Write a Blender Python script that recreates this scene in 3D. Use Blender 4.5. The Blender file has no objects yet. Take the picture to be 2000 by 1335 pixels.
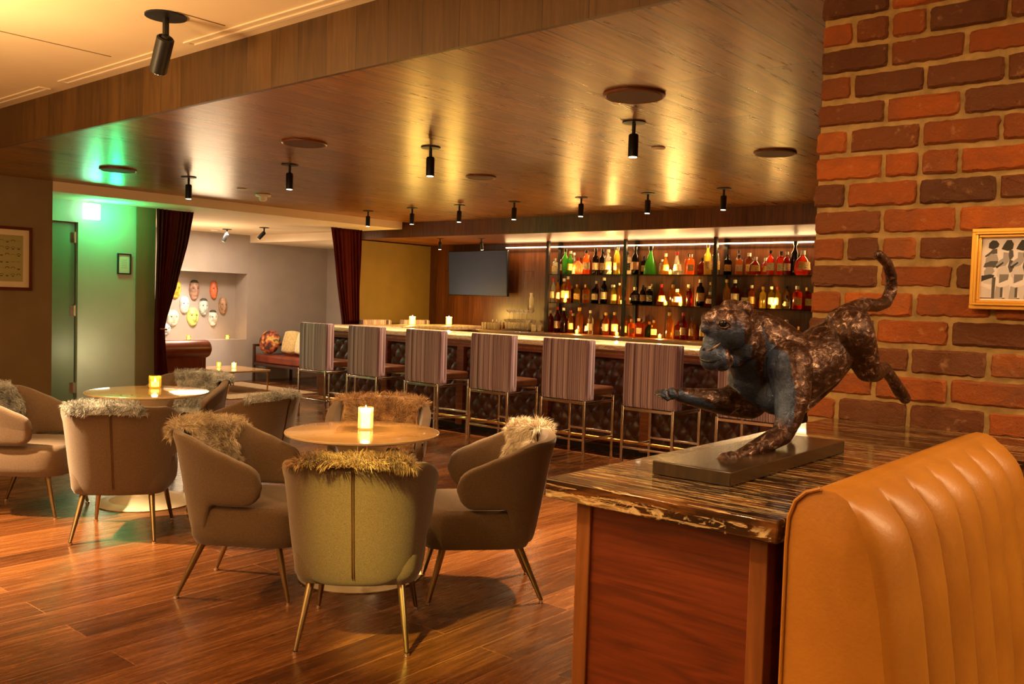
import bpy, bmesh, math, random
from mathutils import Vector, Matrix, noise
PI = math.pi
random.seed(7)
sc = bpy.context.scene
COL = sc.collection

# ------------------------------------------------------------------ camera
cam = bpy.data.cameras.new('camera'); camo = bpy.data.objects.new('camera', cam); COL.objects.link(camo)
F = Vector((-0.64337555, 0.76419049, -0.04561577)); R = Vector((0.76375927, 0.64480349, 0.03000402)); U = Vector((-0.05234199, 0.01553561, 0.99850837))
camo.matrix_world = Matrix(((R.x, U.x, -F.x, 0), (R.y, U.y, -F.y, 0), (R.z, U.z, -F.z, 1.45), (0, 0, 0, 1)))
cam.sensor_width = 36; cam.lens = 36*1755.285/2000; cam.clip_start = .05; cam.clip_end = 60
sc.camera = camo
sc.view_settings.view_transform = 'Standard'; sc.view_settings.look = 'None'
sc.view_settings.exposure = 0.40; sc.view_settings.gamma = 1; sc.view_settings.use_curve_mapping = False
try:
    sc.cycles.use_denoising = True
    sc.cycles.max_bounces = 8; sc.cycles.transparent_max_bounces = 24
    sc.cycles.sample_clamp_indirect = 4.0
except Exception: pass
# ------------------------------------------------------------------ world
w = bpy.data.worlds.new('world'); sc.world = w; w.use_nodes = True
w.node_tree.nodes['Background'].inputs[0].default_value = (.9, .62, .38, 1)
w.node_tree.nodes['Background'].inputs[1].default_value = 0.12
WARM = (1, .62, .30); WARM2 = (1, .72, .45)
def area(name, loc, size, power, col=WARM2, rot=(0, 0, 0), sy=None, shape='RECTANGLE', spread=PI):
    l = bpy.data.lights.new(name, 'AREA'); l.energy = power; l.color = col; l.shape = shape; l.size = size; l.spread = spread
    if sy or shape == 'RECTANGLE': l.size_y = sy or size
    o = bpy.data.objects.new(name, l); o.location = loc; o.rotation_euler = rot; COL.objects.link(o); return o
def point(name, loc, power, col=WARM, r=.03):
    l = bpy.data.lights.new(name, 'POINT'); l.energy = power; l.color = col; l.shadow_soft_size = r
    o = bpy.data.objects.new(name, l); o.location = loc; COL.objects.link(o); return o
def spot(name, loc, target, power, col=WARM, angle=70, blend=.5, r=.03):
    l = bpy.data.lights.new(name, 'SPOT'); l.energy = power; l.color = col; l.spot_size = math.radians(angle); l.spot_blend = blend; l.shadow_soft_size = r
    o = bpy.data.objects.new(name, l); o.location = loc
    d = Vector(target)-Vector(loc); o.rotation_euler = d.to_track_quat('-Z', 'Y').to_euler(); COL.objects.link(o); return o
# added soft disks, unseen, that fill the front room with light
AREA_LIGHTS = [((-2.2, .2, 2.76), .5, 22), ((-5.5, .3, 2.76), .5, 22), ((-3.6, -2.2, 2.76), .5, 22), ((.8, 2.0, 2.76), .4, 22)]
for p, s, e in AREA_LIGHTS: area('fill_disk', p, s, e, (1, .62, .27), shape='DISK')
# added unseen uplights and point lights that brighten ceiling and walls
for p, e in (((-4.6, .9, 1.9), 46), ((-6.8, .0, 1.9), 16), ((-3.2, .2, 1.9), 50), ((-1.0, -1.2, 1.9), 40)): area('fill_uplight', p, .5, e, (1, .62, .27), (PI, 0, 0))
for p, e in (((-2.4, -1.6, 2.4), 40), ((-6.2, -.4, 2.4), 45)): point('fill_point', p, e, (1, .62, .27), .16)
area('fill_disk', (-12.0, 7.6, 2.36), .5, 40, (1, .80, .60), shape='DISK')  # unseen soft disks added to light the lounge, no fittings
area('fill_disk', (-11.4, 5.9, 2.36), .4, 14, (1, .80, .60), shape='DISK')
point('fill_point', (-11.6, 6.9, 1.75), 36, (1, .72, .42), .42)  # point fills added in the lounge, no lamp stands there
point('fill_point', (-11.2, 9.4, 1.6), 10, (1, .7, .4), .15)

# ------------------------------------------------------------------ tags
def tag(o, label=None, cat=None, group=None, kind=None):
    if label: o['label'] = label
    if cat: o['category'] = cat
    if group: o['group'] = group
    if kind: o['kind'] = kind
    return o
def empty(name, loc=(0, 0, 0), rz=0, label=None, cat=None, group=None):
    o = bpy.data.objects.new(name, None); COL.objects.link(o); o.location = loc; o.rotation_euler = (0, 0, rz); o.empty_display_size = .05
    return tag(o, label, cat, group)
def kids(o): return [c for c in bpy.data.objects if c.parent is o]
def copy_tree(o, parent=None):
    c = o.copy(); COL.objects.link(c)
    if parent is not None: c.parent = parent
    for ch in kids(o): copy_tree(ch, c)
    return c

# ------------------------------------------------------------------ mesh helpers
class MB:
    def __init__(s): s.v = []; s.f = []; s.m = []; s.k = 0
    def add(s, vs, fs):
        b = len(s.v); s.v += [tuple(p) for p in vs]; s.f += [tuple(i+b for i in f) for f in fs]; s.m += [s.k]*len(fs); return s
    def box(s, x0, x1, y0, y1, z0, z1):
        return s.add([(x0, y0, z0), (x1, y0, z0), (x1, y1, z0), (x0, y1, z0), (x0, y0, z1), (x1, y0, z1), (x1, y1, z1), (x0, y1, z1)],
                     [(0, 3, 2, 1), (4, 5, 6, 7), (0, 1, 5, 4), (1, 2, 6, 5), (2, 3, 7, 6), (3, 0, 4, 7)])
    def tube(s, pts, rs, n=10, cap=True, flat=1.0):
        pts = [Vector(p) for p in pts]
        if not isinstance(rs, (list, tuple)): rs = [rs]*len(pts)
        vs = []; fs = []; ref = None
        for i, p in enumerate(pts):
            d = (pts[min(i+1, len(pts)-1)]-pts[max(i-1, 0)]).normalized()
            if ref is None: ref = Vector((0, 0, 1)) if abs(d.z) < .9 else Vector((1, 0, 0))
            a = d.cross(ref)
            if a.length < 1e-5: a = d.orthogonal()
            a.normalize(); b = a.cross(d).normalized(); ref = b
            for j in range(n):
                t = 2*PI*j/n; vs.append(p+(a*math.cos(t)+b*math.sin(t)*flat)*rs[i])
        for i in range(len(pts)-1):
            for j in range(n):
                k = (j+1) % n; fs.append((i*n+j, i*n+k, (i+1)*n+k, (i+1)*n+j))
        if cap: fs.append(tuple(range(n-1, -1, -1))); fs.append(tuple(range((len(pts)-1)*n, len(pts)*n)))
        return s.add(vs, fs)
    def lathe(s, prof, n=24, c=(0, 0, 0), sx=1, sy=1):
        vs = []; fs = []
        for r, z in prof:
            for j in range(n):
                t = 2*PI*j/n; vs.append((c[0]+r*sx*math.cos(t), c[1]+r*sy*math.sin(t), c[2]+z))
        for i in range(len(prof)-1):
            for j in range(n):
                k = (j+1) % n; fs.append((i*n+j, i*n+k, (i+1)*n+k, (i+1)*n+j))
        fs.append(tuple(range(n-1, -1, -1))); fs.append(tuple(range((len(prof)-1)*n, len(prof)*n)))
        return s.add(vs, fs)
    def ball(s, c, r, n=12, m=8):
        if not isinstance(r, (list, tuple)): r = (r, r, r)
        vs = [(c[0], c[1], c[2]-r[2])]; fs = []
        for i in range(1, m):
            ph = PI*i/m
            for j in range(n):
                t = 2*PI*j/n; vs.append((c[0]+r[0]*math.sin(ph)*math.cos(t), c[1]+r[1]*math.sin(ph)*math.sin(t), c[2]-r[2]*math.cos(ph)))
        vs.append((c[0], c[1], c[2]+r[2])); top = len(vs)-1
        for j in range(n): fs.append((0, 1+(j+1) % n, 1+j))
        for i in range(m-2):
            for j in range(n):
                a = 1+i*n; k = (j+1) % n; fs.append((a+j, a+k, a+n+k, a+n+j))
        a = 1+(m-2)*n
        for j in range(n): fs.append((a+j, a+(j+1) % n, top))
        return s.add(vs, fs)
    def grid(s, fn, nu, nv, closeu=False):
        vs = [fn(i/nu, j/nv) for i in range(nu+(0 if closeu else 1)) for j in range(nv+1)]
        N = nv+1; fs = []
        for i in range(nu):
            i2 = (i+1) % nu if closeu else i+1
            for j in range(nv): fs.append((i*N+j, i2*N+j, i2*N+j+1, i*N+j+1))
        return s.add(vs, fs)
    def build(s, name, mats, parent=None, smooth=True, bevel=0, seg=2, sub=0, angle=40):
        me = bpy.data.meshes.new(name); me.from_pydata(s.v, [], s.f)
        if not isinstance(mats, (list, tuple)): mats = [mats]
        for m in mats: me.materials.append(m)
        if len(mats) > 1: me.polygons.foreach_set('material_index', s.m)
        bm = bmesh.new(); bm.from_mesh(me); bmesh.ops.recalc_face_normals(bm, faces=bm.faces)
        if smooth:
            for f in bm.faces: f.smooth = True
            for e in bm.edges:
                if len(e.link_faces) == 2 and e.calc_face_angle(0) > math.radians(angle): e.smooth = False
        bm.to_mesh(me); bm.free()
        o = bpy.data.objects.new(name, me); COL.objects.link(o)
        if parent is not None: o.parent = parent
        if bevel:
            b = o.modifiers.new('bevel', 'BEVEL'); b.width = bevel; b.segments = seg; b.limit_method = 'ANGLE'; b.angle_limit = math.radians(40)
            b.harden_normals = False
        if sub:
            d = o.modifiers.new('sub', 'SUBSURF'); d.levels = sub; d.render_levels = sub
        return o
def boxo(name, x0, x1, y0, y1, z0, z1, mat, parent=None, bevel=0, seg=2):
    return MB().box(x0, x1, y0, y1, z0, z1).build(name, mat, parent, smooth=bool(bevel), bevel=bevel, seg=seg)

# ------------------------------------------------------------------ materials
M = {}
def mat(name, col=(.5, .5, .5), rough=.5, metal=0, emit=None, es=0, spec=.5, trans=0, sheen=0, coat=0, alpha=1):
    m = bpy.data.materials.new(name); m.use_nodes = True; b = m.node_tree.nodes['Principled BSDF']
    b.inputs['Base Color'].default_value = (*col, 1); b.inputs['Roughness'].default_value = rough; b.inputs['Metallic'].default_value = metal
    b.inputs['Specular IOR Level'].default_value = spec; b.inputs['Transmission Weight'].default_value = trans
    b.inputs['Sheen Weight'].default_value = sheen; b.inputs['Coat Weight'].default_value = coat
    if emit: b.inputs['Emission Color'].default_value = (*emit, 1); b.inputs['Emission Strength'].default_value = es
    M[name] = m; return m
def N(m, t, **kw):
    n = m.node_tree.nodes.new(t)
    for k, v in kw.items(): setattr(n, k, v)
    return n
def L(m, a, b): m.node_tree.links.new(a, b)
def bs(m): return m.node_tree.nodes['Principled BSDF']
def coords(m, scale=(1, 1, 1), rot=(0, 0, 0), kind='Object', loc=(0, 0, 0)):
    tc = N(m, 'ShaderNodeTexCoord'); mp = N(m, 'ShaderNodeMapping'); mp.inputs['Scale'].default_value = scale; mp.inputs['Rotation'].default_value = rot; mp.inputs['Location'].default_value = loc
    L(m, tc.outputs[kind], mp.inputs[0]); return mp.outputs[0]
def ramp(m, fac, stops):
    r = N(m, 'ShaderNodeValToRGB'); L(m, fac, r.inputs[0]); e = r.color_ramp.elements
    while len(e) < len(stops): e.new(.5)
    for i, (p, c) in enumerate(stops): e[i].position = p; e[i].color = (*c, 1) if len(c) == 3 else c
    return r.outputs[0]
def noisen(m, vec, scale=5, detail=4, rough=.5, dist=0):
    n = N(m, 'ShaderNodeTexNoise'); n.inputs['Scale'].default_value = scale; n.inputs['Detail'].default_value = detail; n.inputs['Roughness'].default_value = rough; n.inputs['Distortion'].default_value = dist
    L(m, vec, n.inputs['Vector']); return n.outputs['Fac']
def mixc(m, fac, a, b, mode='MIX'):
    n = N(m, 'ShaderNodeMix', data_type='RGBA', blend_type=mode)
    for i, v in ((0, fac), (6, a), (7, b)):
        if hasattr(v, 'links'): L(m, v, n.inputs[i])
        else: n.inputs[i].default_value = v if i == 0 else (*v, 1)
    return n.outputs[2]
def bump(m, h, strength=.3, dist=.01):
    b = N(m, 'ShaderNodeBump'); b.inputs['Strength'].default_value = strength; b.inputs['Distance'].default_value = dist
    L(m, h, b.inputs['Height']); L(m, b.outputs[0], bs(m).inputs['Normal']); return b
def planks(name, stops, rough, length, width, along='y', plane='xy', seam=(.02, .008, .003), grain=1.0, bstr=.15, rvar=.1, spec=.5, tone=.6, seamw=.004, gfreq=1.0):
    """boards running along an axis: brick texture for the board layout, stretched noise for the grain"""
    m = mat(name, rough=rough, spec=spec); v = coords(m)
    sx = N(m, 'ShaderNodeSeparateXYZ'); L(m, v, sx.inputs[0]); cb = N(m, 'ShaderNodeCombineXYZ')
    a, b = {'xy': (1, 0) if along == 'y' else (0, 1), 'xz': (2, 0) if along == 'z' else (0, 2), 'yz': (2, 1) if along == 'z' else (1, 2)}[plane]
    L(m, sx.outputs[a], cb.inputs[0]); L(m, sx.outputs[b], cb.inputs[1])
    bt = N(m, 'ShaderNodeTexBrick'); L(m, cb.outputs[0], bt.inputs['Vector'])
    bt.inputs['Scale'].default_value = 1; bt.inputs['Brick Width'].default_value = length; bt.inputs['Row Height'].default_value = width
    bt.inputs['Mortar Size'].default_value = seamw; bt.inputs['Mortar Smooth'].default_value = .2; bt.inputs['Bias'].default_value = 0
    bt.inputs['Color1'].default_value = (0, 0, 0, 1); bt.inputs['Color2'].default_value = (1, 1, 1, 1); bt.inputs['Mortar'].default_value = (.5, .5, .5, 1)
    bt.offset = .37; bt.offset_frequency = 2
    # grain: noise stretched along the board, shifted per board
    mp = N(m, 'ShaderNodeMapping'); L(m, cb.outputs[0], mp.inputs[0]); mp.inputs['Scale'].default_value = (1.2*gfreq, 22*gfreq, 1)
    ad = N(m, 'ShaderNodeVectorMath', operation='ADD'); L(m, mp.outputs[0], ad.inputs[0])
    sc_ = N(m, 'ShaderNodeVectorMath', operation='SCALE'); L(m, bt.outputs['Color'], sc_.inputs[0]); sc_.inputs['Scale'].default_value = 37
    L(m, sc_.outputs[0], ad.inputs[1])
    g = noisen(m, ad.outputs[0], 1.5, 8, .62, 1.2)
    mp2 = N(m, 'ShaderNodeMapping'); L(m, ad.outputs[0], mp2.inputs[0]); mp2.inputs['Scale'].default_value = (.5, .22, 1)
    g2 = noisen(m, mp2.outputs[0], 1.0, 2, .5, .4)
    wv = N(m, 'ShaderNodeMath', operation='SINE'); mu = N(m, 'ShaderNodeMath', operation='MULTIPLY'); L(m, g2, mu.inputs[0]); mu.inputs[1].default_value = 60; L(m, mu.outputs[0], wv.inputs[0])
    ma = N(m, 'ShaderNodeMath', operation='MULTIPLY_ADD'); L(m, wv.outputs[0], ma.inputs[0]); ma.inputs[1].default_value = .07*grain; L(m, g, ma.inputs[2])
    mt = N(m, 'ShaderNodeMath', operation='MULTIPLY_ADD'); L(m, bt.outputs['Color'], mt.inputs[0]); mt.inputs[1].default_value = .35*tone; L(m, ma.outputs[0], mt.inputs[2])
    su = N(m, 'ShaderNodeMath', operation='SUBTRACT'); L(m, mt.outputs[0], su.inputs[0]); su.inputs[1].default_value = .17*tone
    c = ramp(m, su.outputs[0], stops)
    c2 = mixc(m, bt.outputs['Fac'], c, seam); L(m, c2, bs(m).inputs['Base Color'])
    rr = N(m, 'ShaderNodeMath', operation='MULTIPLY_ADD'); L(m, g, rr.inputs[0]); rr.inputs[1].default_value = rvar; rr.inputs[2].default_value = rough-rvar/2; L(m, rr.outputs[0], bs(m).inputs['Roughness'])
    h = N(m, 'ShaderNodeMath', operation='SUBTRACT'); L(m, ma.outputs[0], h.inputs[0]); L(m, bt.outputs['Fac'], h.inputs[1])
    bump(m, h.outputs[0], bstr, .006); return m
def noisy(name, stops, rough=.5, scale=5, detail=5, stretch=(1, 1, 1), bstr=0, bdist=.003, bscale=None, metal=0, spec=.5, dist=0, sheen=0, coat=0, kind='Object', nrough=.55):
    m = mat(name, rough=rough, metal=metal, spec=spec, sheen=sheen, coat=coat); v = coords(m, stretch, kind=kind)
    f = noisen(m, v, scale, detail, nrough, dist); L(m, ramp(m, f, stops), bs(m).inputs['Base Color'])
    if bstr:
        f2 = noisen(m, v, bscale, 3) if bscale else f
        bump(m, f2, bstr, bdist)
    return m

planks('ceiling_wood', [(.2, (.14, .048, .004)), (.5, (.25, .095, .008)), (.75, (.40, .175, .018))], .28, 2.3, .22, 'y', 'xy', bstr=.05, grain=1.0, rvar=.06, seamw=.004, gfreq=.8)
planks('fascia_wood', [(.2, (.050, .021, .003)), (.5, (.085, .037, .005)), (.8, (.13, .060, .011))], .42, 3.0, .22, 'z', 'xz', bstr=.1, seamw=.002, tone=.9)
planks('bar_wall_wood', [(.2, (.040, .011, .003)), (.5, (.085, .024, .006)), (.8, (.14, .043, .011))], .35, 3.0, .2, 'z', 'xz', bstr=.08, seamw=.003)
planks('floor_wood', [(.2, (.045, .014, .0035)), (.5, (.105, .034, .008)), (.8, (.20, .076, .021))], .27, 1.7, .205, 'y', 'xy', seam=(.30, .13, .06), bstr=.08, rvar=.1, seamw=.0014, grain=.8, tone=1.0)
planks('bar_wood', [(.2, (.10, .03, .008)), (.5, (.19, .06, .016)), (.8, (.3, .1, .03))], .35, 4, .9, 'x', 'xz', bstr=.05, seamw=0)
planks('veneer', [(.15, (.07, .012, .0025)), (.45, (.135, .024, .0042)), (.8, (.20, .038, .007))], .38, 6, 3, 'x', 'xz', bstr=.05, seamw=0, grain=1.6, gfreq=2.2)
planks('frame_wood', [(.2, (.13, .038, .007)), (.5, (.22, .070, .013)), (.8, (.32, .11, .024))], .4, 6, 3, 'z', 'xz', bstr=.05, seamw=0, gfreq=1.2)
noisy('plaster_cream', [(.3, (.82, .66, .42)), (.7, (.88, .72, .48))], .8, 2)
noisy('plaster_white', [(.3, (.80, .66, .46)), (.7, (.86, .72, .52))], .8, 2)
noisy('wall_brown', [(.3, (.185, .125, .055)), (.7, (.22, .15, .068))], .7, 3)
noisy('wall_green_grey', [(.3, (.46, .47, .38)), (.7, (.51, .52, .42))], .6, 3)
noisy('wall_grey', [(.3, (.33, .275, .235)), (.7, (.37, .31, .265))], .75, 3)
noisy('wall_olive', [(.3, (.20, .125, .028)), (.7, (.23, .145, .036))], .75, 3)
mat('door_paint', (.20, .22, .13), .45)
mat('black_metal', (.008, .007, .006), .45, spec=.4)
mat('lens', (1, .9, .7), .4, emit=(1, .8, .5), es=9)
noisy('brass_leg', [(.3, (.30, .22, .11)), (.7, (.40, .30, .15))], .32, 8, metal=1)
noisy('walnut_leg', [(.3, (.14, .085, .045)), (.7, (.22, .14, .08))], .3, 6, coat=.4)
mat('brass', (.80, .47, .16), .25, 1)
mat('chrome', (.95, .90, .86), .16, 1)
mat('dark_metal', (.05, .04, .035), .35, .8)
# brick and mortar
m = mat('brick', rough=.75, spec=.3); gi = N(m, 'ShaderNodeNewGeometry'); v = coords(m)
c = ramp(m, gi.outputs['Random Per Island'], [(0, (.090, .030, .009)), (.28, (.145, .042, .010)), (.5, (.25, .064, .010)), (.75, (.38, .088, .011)), (.9, (.46, .115, .014)), (1, (.16, .055, .016))])
n1 = noisen(m, v, 30, 6, .65); n2 = noisen(m, v, 9, 4, .6, .5)
c = mixc(m, ramp(m, n2, [(.35, (0, 0, 0)), (.75, (.7, .7, .7))]), c, (.15, .06, .025))
c = mixc(m, ramp(m, n1, [(.60, (0, 0, 0)), (.75, (.55, .55, .55))]), c, (.50, .27, .12)); L(m, c, bs(m).inputs['Base Color']); bump(m, noisen(m, v, 55, 7, .7), 1.0, .008)
noisy('mortar', [(.3, (.24, .150, .048)), (.7, (.42, .27, .10))], .9, 25, 6, bstr=.8, bdist=.006)
# streaked stone
m = mat('streaked_stone', rough=.13, coat=.2); v = coords(m, (4.5, 85, 70)); n1 = noisen(m, v, 1.6, 5, .6, .7)
vb = coords(m, (2.2, 7, 8)); n2 = noisen(m, vb, 1.3, 4, .6, 1.2); n4 = noisen(m, coords(m, (1.2, 6, 6)), 1.6, 3); n5 = noisen(m, coords(m, (1, 1.5, 2)), 17, 6, .65, 1.4)
base = ramp(m, n2, [(.35, (.010, .004, .002)), (.52, (.035, .012, .004)), (.62, (.16, .058, .012)), (.70, (.24, .10, .02)), (.8, (.04, .016, .005))])
ms = N(m, 'ShaderNodeMath', operation='MULTIPLY_ADD'); L(m, n4, ms.inputs[0]); ms.inputs[1].default_value = .42; L(m, n1, ms.inputs[2])
f = ramp(m, ms.outputs[0], [(.765, (0, 0, 0)), (.785, (1, 1, 1)), (.80, (1, 1, 1)), (.82, (.1, .1, .1)), (.88, (.9, .9, .9)), (.91, (.2, .2, .2))])
c = mixc(m, f, base, ramp(m, n2, [(.4, (.55, .40, .20)), (.6, (.75, .50, .20)), (.75, (.8, .72, .56))]))
sp = N(m, 'ShaderNodeSeparateXYZ'); L(m, coords(m), sp.inputs[0]); zr = N(m, 'ShaderNodeMapRange'); L(m, sp.outputs[2], zr.inputs[0]); zr.inputs[1].default_value = 1.132; zr.inputs[2].default_value = 1.095
bl = N(m, 'ShaderNodeMath', operation='MULTIPLY'); L(m, ramp(m, n5, [(.52, (0, 0, 0)), (.58, (1, 1, 1))]), bl.inputs[0]); L(m, ramp(m, zr.outputs[0], [(.25, (0, 0, 0)), (.6, (1, 1, 1))]), bl.inputs[1])
c = mixc(m, bl.outputs[0], c, (.62, .47, .24)); L(m, c, bs(m).inputs['Base Color'])
noisy('bar_stone', [(.35, (.70, .52, .30)), (.5, (.90, .78, .58)), (.62, (.50, .30, .12)), (.7, (.92, .84, .70))], .16, 3, 7, (2, 9, 9), dist=1)
noisy('plinth_stone', [(.3, (.022, .012, .006)), (.6, (.045, .026, .012)), (.8, (.085, .05, .025))], .22, 6, 6, (4, 1, 1), bstr=.1)
# upholstery
def fabric(name, stops, scale=420, rough=.9, sheen=.25, bstr=.25):
    m = mat(name, rough=rough, sheen=sheen, spec=.2); v = coords(m)
    a = noisen(m, coords(m, (1, 1, .35)), scale, 2); b = noisen(m, coords(m, (.35, .35, 1)), scale, 2)
    x = N(m, 'ShaderNodeMath', operation='ADD'); L(m, a, x.inputs[0]); L(m, b, x.inputs[1])
    y = N(m, 'ShaderNodeMath', operation='MULTIPLY'); L(m, x.outputs[0], y.inputs[0]); y.inputs[1].default_value = .5
    L(m, ramp(m, y.outputs[0], stops), bs(m).inputs['Base Color']); bump(m, y.outputs[0], bstr, .002); return m
fabric('chair_fabric', [(.32, (.080, .047, .026)), (.5, (.118, .072, .039)), (.68, (.155, .098, .054))])
noisy('leather_tan', [(.3, (.33, .125, .010)), (.7, (.43, .175, .017))], .46, 6, 4, bstr=.25, bscale=140, bdist=.0015, spec=.5)
noisy('leather_dark', [(.3, (.050, .016, .007)), (.7, (.085, .027, .010))], .33, 8, 4)
noisy('leather_brown', [(.3, (.13, .022, .008)), (.7, (.22, .040, .014))], .33, 5, 4)
noisy('velvet', [(.3, (.040, .003, .002)), (.7, (.070, .006, .004))], .9, 9, 3, (6, 6, .5), sheen=.0, spec=.1)
m = mat('stool_stripe', rough=.8, sheen=.2, spec=.25); v = coords(m, (1, .3, .0035)); n1 = noisen(m, v, 105, 3, .7)
L(m, ramp(m, n1, [(.36, (.16, .095, .14)), (.48, (.36, .25, .35)), (.58, (.58, .44, .56)), (.68, (.86, .74, .84))]), bs(m).inputs['Base Color'])
noisy('table_top', [(.3, (.46, .27, .10)), (.5, (.60, .38, .16)), (.7, (.52, .31, .12))], .10, 2.2, 7, dist=2.0, coat=.5)
mat('table_rim', (.62, .46, .26), .25); mat('tulip_white', (.78, .70, .52), .3)
mat('tv_body', (.01, .01, .012), .3); mat('tv_screen', (.035, .055, .22), .5, spec=.3)
m = bpy.data.materials.new('shelf_glass'); m.use_nodes = True; M['shelf_glass'] = m; nt = m.node_tree; nt.nodes.remove(nt.nodes['Principled BSDF'])
tr = N(m, 'ShaderNodeBsdfTransparent'); tr.inputs[0].default_value = (.55, .72, .55, 1); gl = N(m, 'ShaderNodeBsdfGlossy'); gl.inputs['Roughness'].default_value = .05
lw = N(m, 'ShaderNodeLayerWeight'); lw.inputs[0].default_value = .35; mx = N(m, 'ShaderNodeMixShader'); L(m, lw.outputs['Fresnel'], mx.inputs[0]); L(m, tr.outputs[0], mx.inputs[1]); L(m, gl.outputs[0], mx.inputs[2]); L(m, mx.outputs[0], nt.nodes['Material Output'].inputs[0])
def glass(name, col, trans=.5, rough=.08):
    """thin coloured glass with liquid: tinted see-through, a share scattered so that candles light it"""
    m = bpy.data.materials.new(name); m.use_nodes = True; M[name] = m; nt = m.node_tree; nt.nodes.remove(nt.nodes['Principled BSDF'])
    t = N(m, 'ShaderNodeBsdfTransparent'); t.inputs[0].default_value = (*[c**.5 for c in col], 1)
    d = N(m, 'ShaderNodeBsdfTranslucent'); d.inputs[0].default_value = (*col, 1)
    g = N(m, 'ShaderNodeBsdfGlossy'); g.inputs['Roughness'].default_value = rough; g.inputs[0].default_value = (1, .95, .88, 1)
    a = N(m, 'ShaderNodeMixShader'); a.inputs[0].default_value = trans; L(m, d.outputs[0], a.inputs[1]); L(m, t.outputs[0], a.inputs[2])
    lw = N(m, 'ShaderNodeLayerWeight'); lw.inputs[0].default_value = .3
    b = N(m, 'ShaderNodeMixShader'); L(m, lw.outputs['Fresnel'], b.inputs[0]); L(m, a.outputs[0], b.inputs[1]); L(m, g.outputs[0], b.inputs[2]); L(m, b.outputs[0], nt.nodes['Material Output'].inputs[0])
    return m
GL = {'amber': (.95, .42, .06), 'orange': (.95, .25, .04), 'red': (.62, .07, .025), 'dark red': (.30, .02, .012), 'green': (.12, .42, .06), 'clear': (.93, .88, .75), 'yellow': (.95, .70, .12), 'pink': (.95, .42, .25), 'black': (.02, .015, .012), 'brown': (.45, .14, .03)}
for k, c in GL.items(): glass('glass_'+k, c, {'clear': .8, 'black': .1}.get(k, .45))
mat('cap_black', (.015, .012, .012), .4); mat('cap_white', (.8, .75, .62), .4); mat('cap_gold', (.8, .5, .15), .3, 1); mat('cap_red', (.35, .02, .015), .4)
noisy('label_cream', [(.45, (.75, .65, .45)), (.6, (.42, .30, .16))], .6, 60, 2, (1, 1, 4)); noisy('label_gold', [(.45, (.70, .45, .12)), (.6, (.30, .16, .05))], .5, 60, 2, (1, 1, 4)); noisy('label_black', [(.5, (.02, .02, .02)), (.65, (.5, .42, .3))], .5, 60, 2, (1, 1, 4)); mat('label_pink', (.7, .35, .22), .6)
glass('votive_frost', (1, .88, .62), .62, .3); glass('votive_yellow', (.90, .85, .25), .8, .1); glass('votive_clear', (.95, .85, .5), .7, .05)
mat('wax', (.95, .80, .5), .5, emit=(1, .58, .20), es=7); mat('flame', (1, .7, .3), .5, emit=(1, .55, .15), es=60)
mat('led', (1, .8, .5), .5, emit=(1, .72, .38), es=6); mat('exit_panel', (.8, 1, .95), .4, emit=(.45, 1, .65), es=5)
mat('gold_frame', (.75, .42, .08), .3, .7); mat('red_frame', (.10, .014, .006), .35); mat('black_frame', (.012, .01, .008), .4)
mat('paper_cream', (.72, .60, .38), .7); mat('paper_white', (.80, .76, .66), .7); mat('paper_olive', (.36, .33, .13), .7); mat('ink', (.06, .05, .025), .7); mat('ink_mid', (.30, .27, .12), .7)
for i, g in enumerate((.02, .07, .17, .33, .55, .74)): mat('silver_%d' % i, (g*1.02, g*.94, g*.96), .6)
mat('detector', (.95, .88, .72), .4); mat('speaker_grille', (.085, .03, .014), .7)
noisy('rug', [(.35, (.26, .17, .08)), (.6, (.42, .29, .15))], .95, 40, 4, bstr=.5)
mat('sofa_frame', (.05, .018, .008), .4); fabric('cushion_gold', [(.35, (.45, .30, .10)), (.65, (.70, .52, .24))], 60); fabric('cushion_pale', [(.35, (.6, .5, .26)), (.65, (.78, .68, .42))], 60)
noisy('cushion_pattern', [(.38, (.05, .02, .01)), (.5, (.40, .08, .03)), (.6, (.6, .38, .08)), (.7, (.12, .05, .03))], .8, 9, 2)

# ------------------------------------------------------------------ setting
def struct(o): o['kind'] = 'structure'; return o
S = lambda name, *a, **k: struct(boxo(name, *a, **k))
S('floor', -13.7, 3.2, -4.2, 10.4, -.12, 0, M['floor_wood'])
S('ceiling', -9.45, 3.2, -4.2, 2.735, 2.79, 2.9, M['plaster_cream'])
struct(MB().box(-9.3, 3.2, 2.76, 8.7, 2.5, 2.62).build('ceiling_wood_panels', M['ceiling_wood'], smooth=False)).name = 'ceiling_bar'
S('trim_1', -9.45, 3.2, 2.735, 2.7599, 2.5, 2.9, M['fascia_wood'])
struct(MB().box(-13.5, -9.452, 3.2, 8.6, 2.4, 2.62).box(-9.452, -9.3, 3.902, 8.6, 2.4, 2.62).build('ceiling_lounge', M['plaster_white'], smooth=False))
S('trim_2', -13.5, -10.35, 8.6, 10.4, 2.28, 2.62, M['plaster_white'])
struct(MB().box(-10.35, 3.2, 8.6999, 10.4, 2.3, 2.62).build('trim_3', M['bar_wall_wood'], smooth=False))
S('ceiling_niche', -10.35, 3.2, 8.705, 10.4, 2.294, 2.2999, M['bar_wood'])
S('wall_left', -9.45, -9.3, -4.2, 3.9, 0, 2.79, M['wall_brown'])
S('wall_back', -9.45, 3.2, -4.35, -4.2, 0, 2.9, M['plaster_cream'])
S('wall_right', 3.2, 3.35, -4.2, 10.4, 0, 2.9, M['plaster_cream'])
S('wall_hall_side', -10.15, -9.45, 3.30, 3.45, 0, 2.4, M['wall_green_grey']); 
S('wall_hall', -10.15, -10.02, 4.53, 5.13, 0, 2.4, M['wall_green_grey'])
S('wall_hall_over_door', -10.15, -10.02, 3.45, 4.53, 2.19, 2.4, M['wall_green_grey'])
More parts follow.
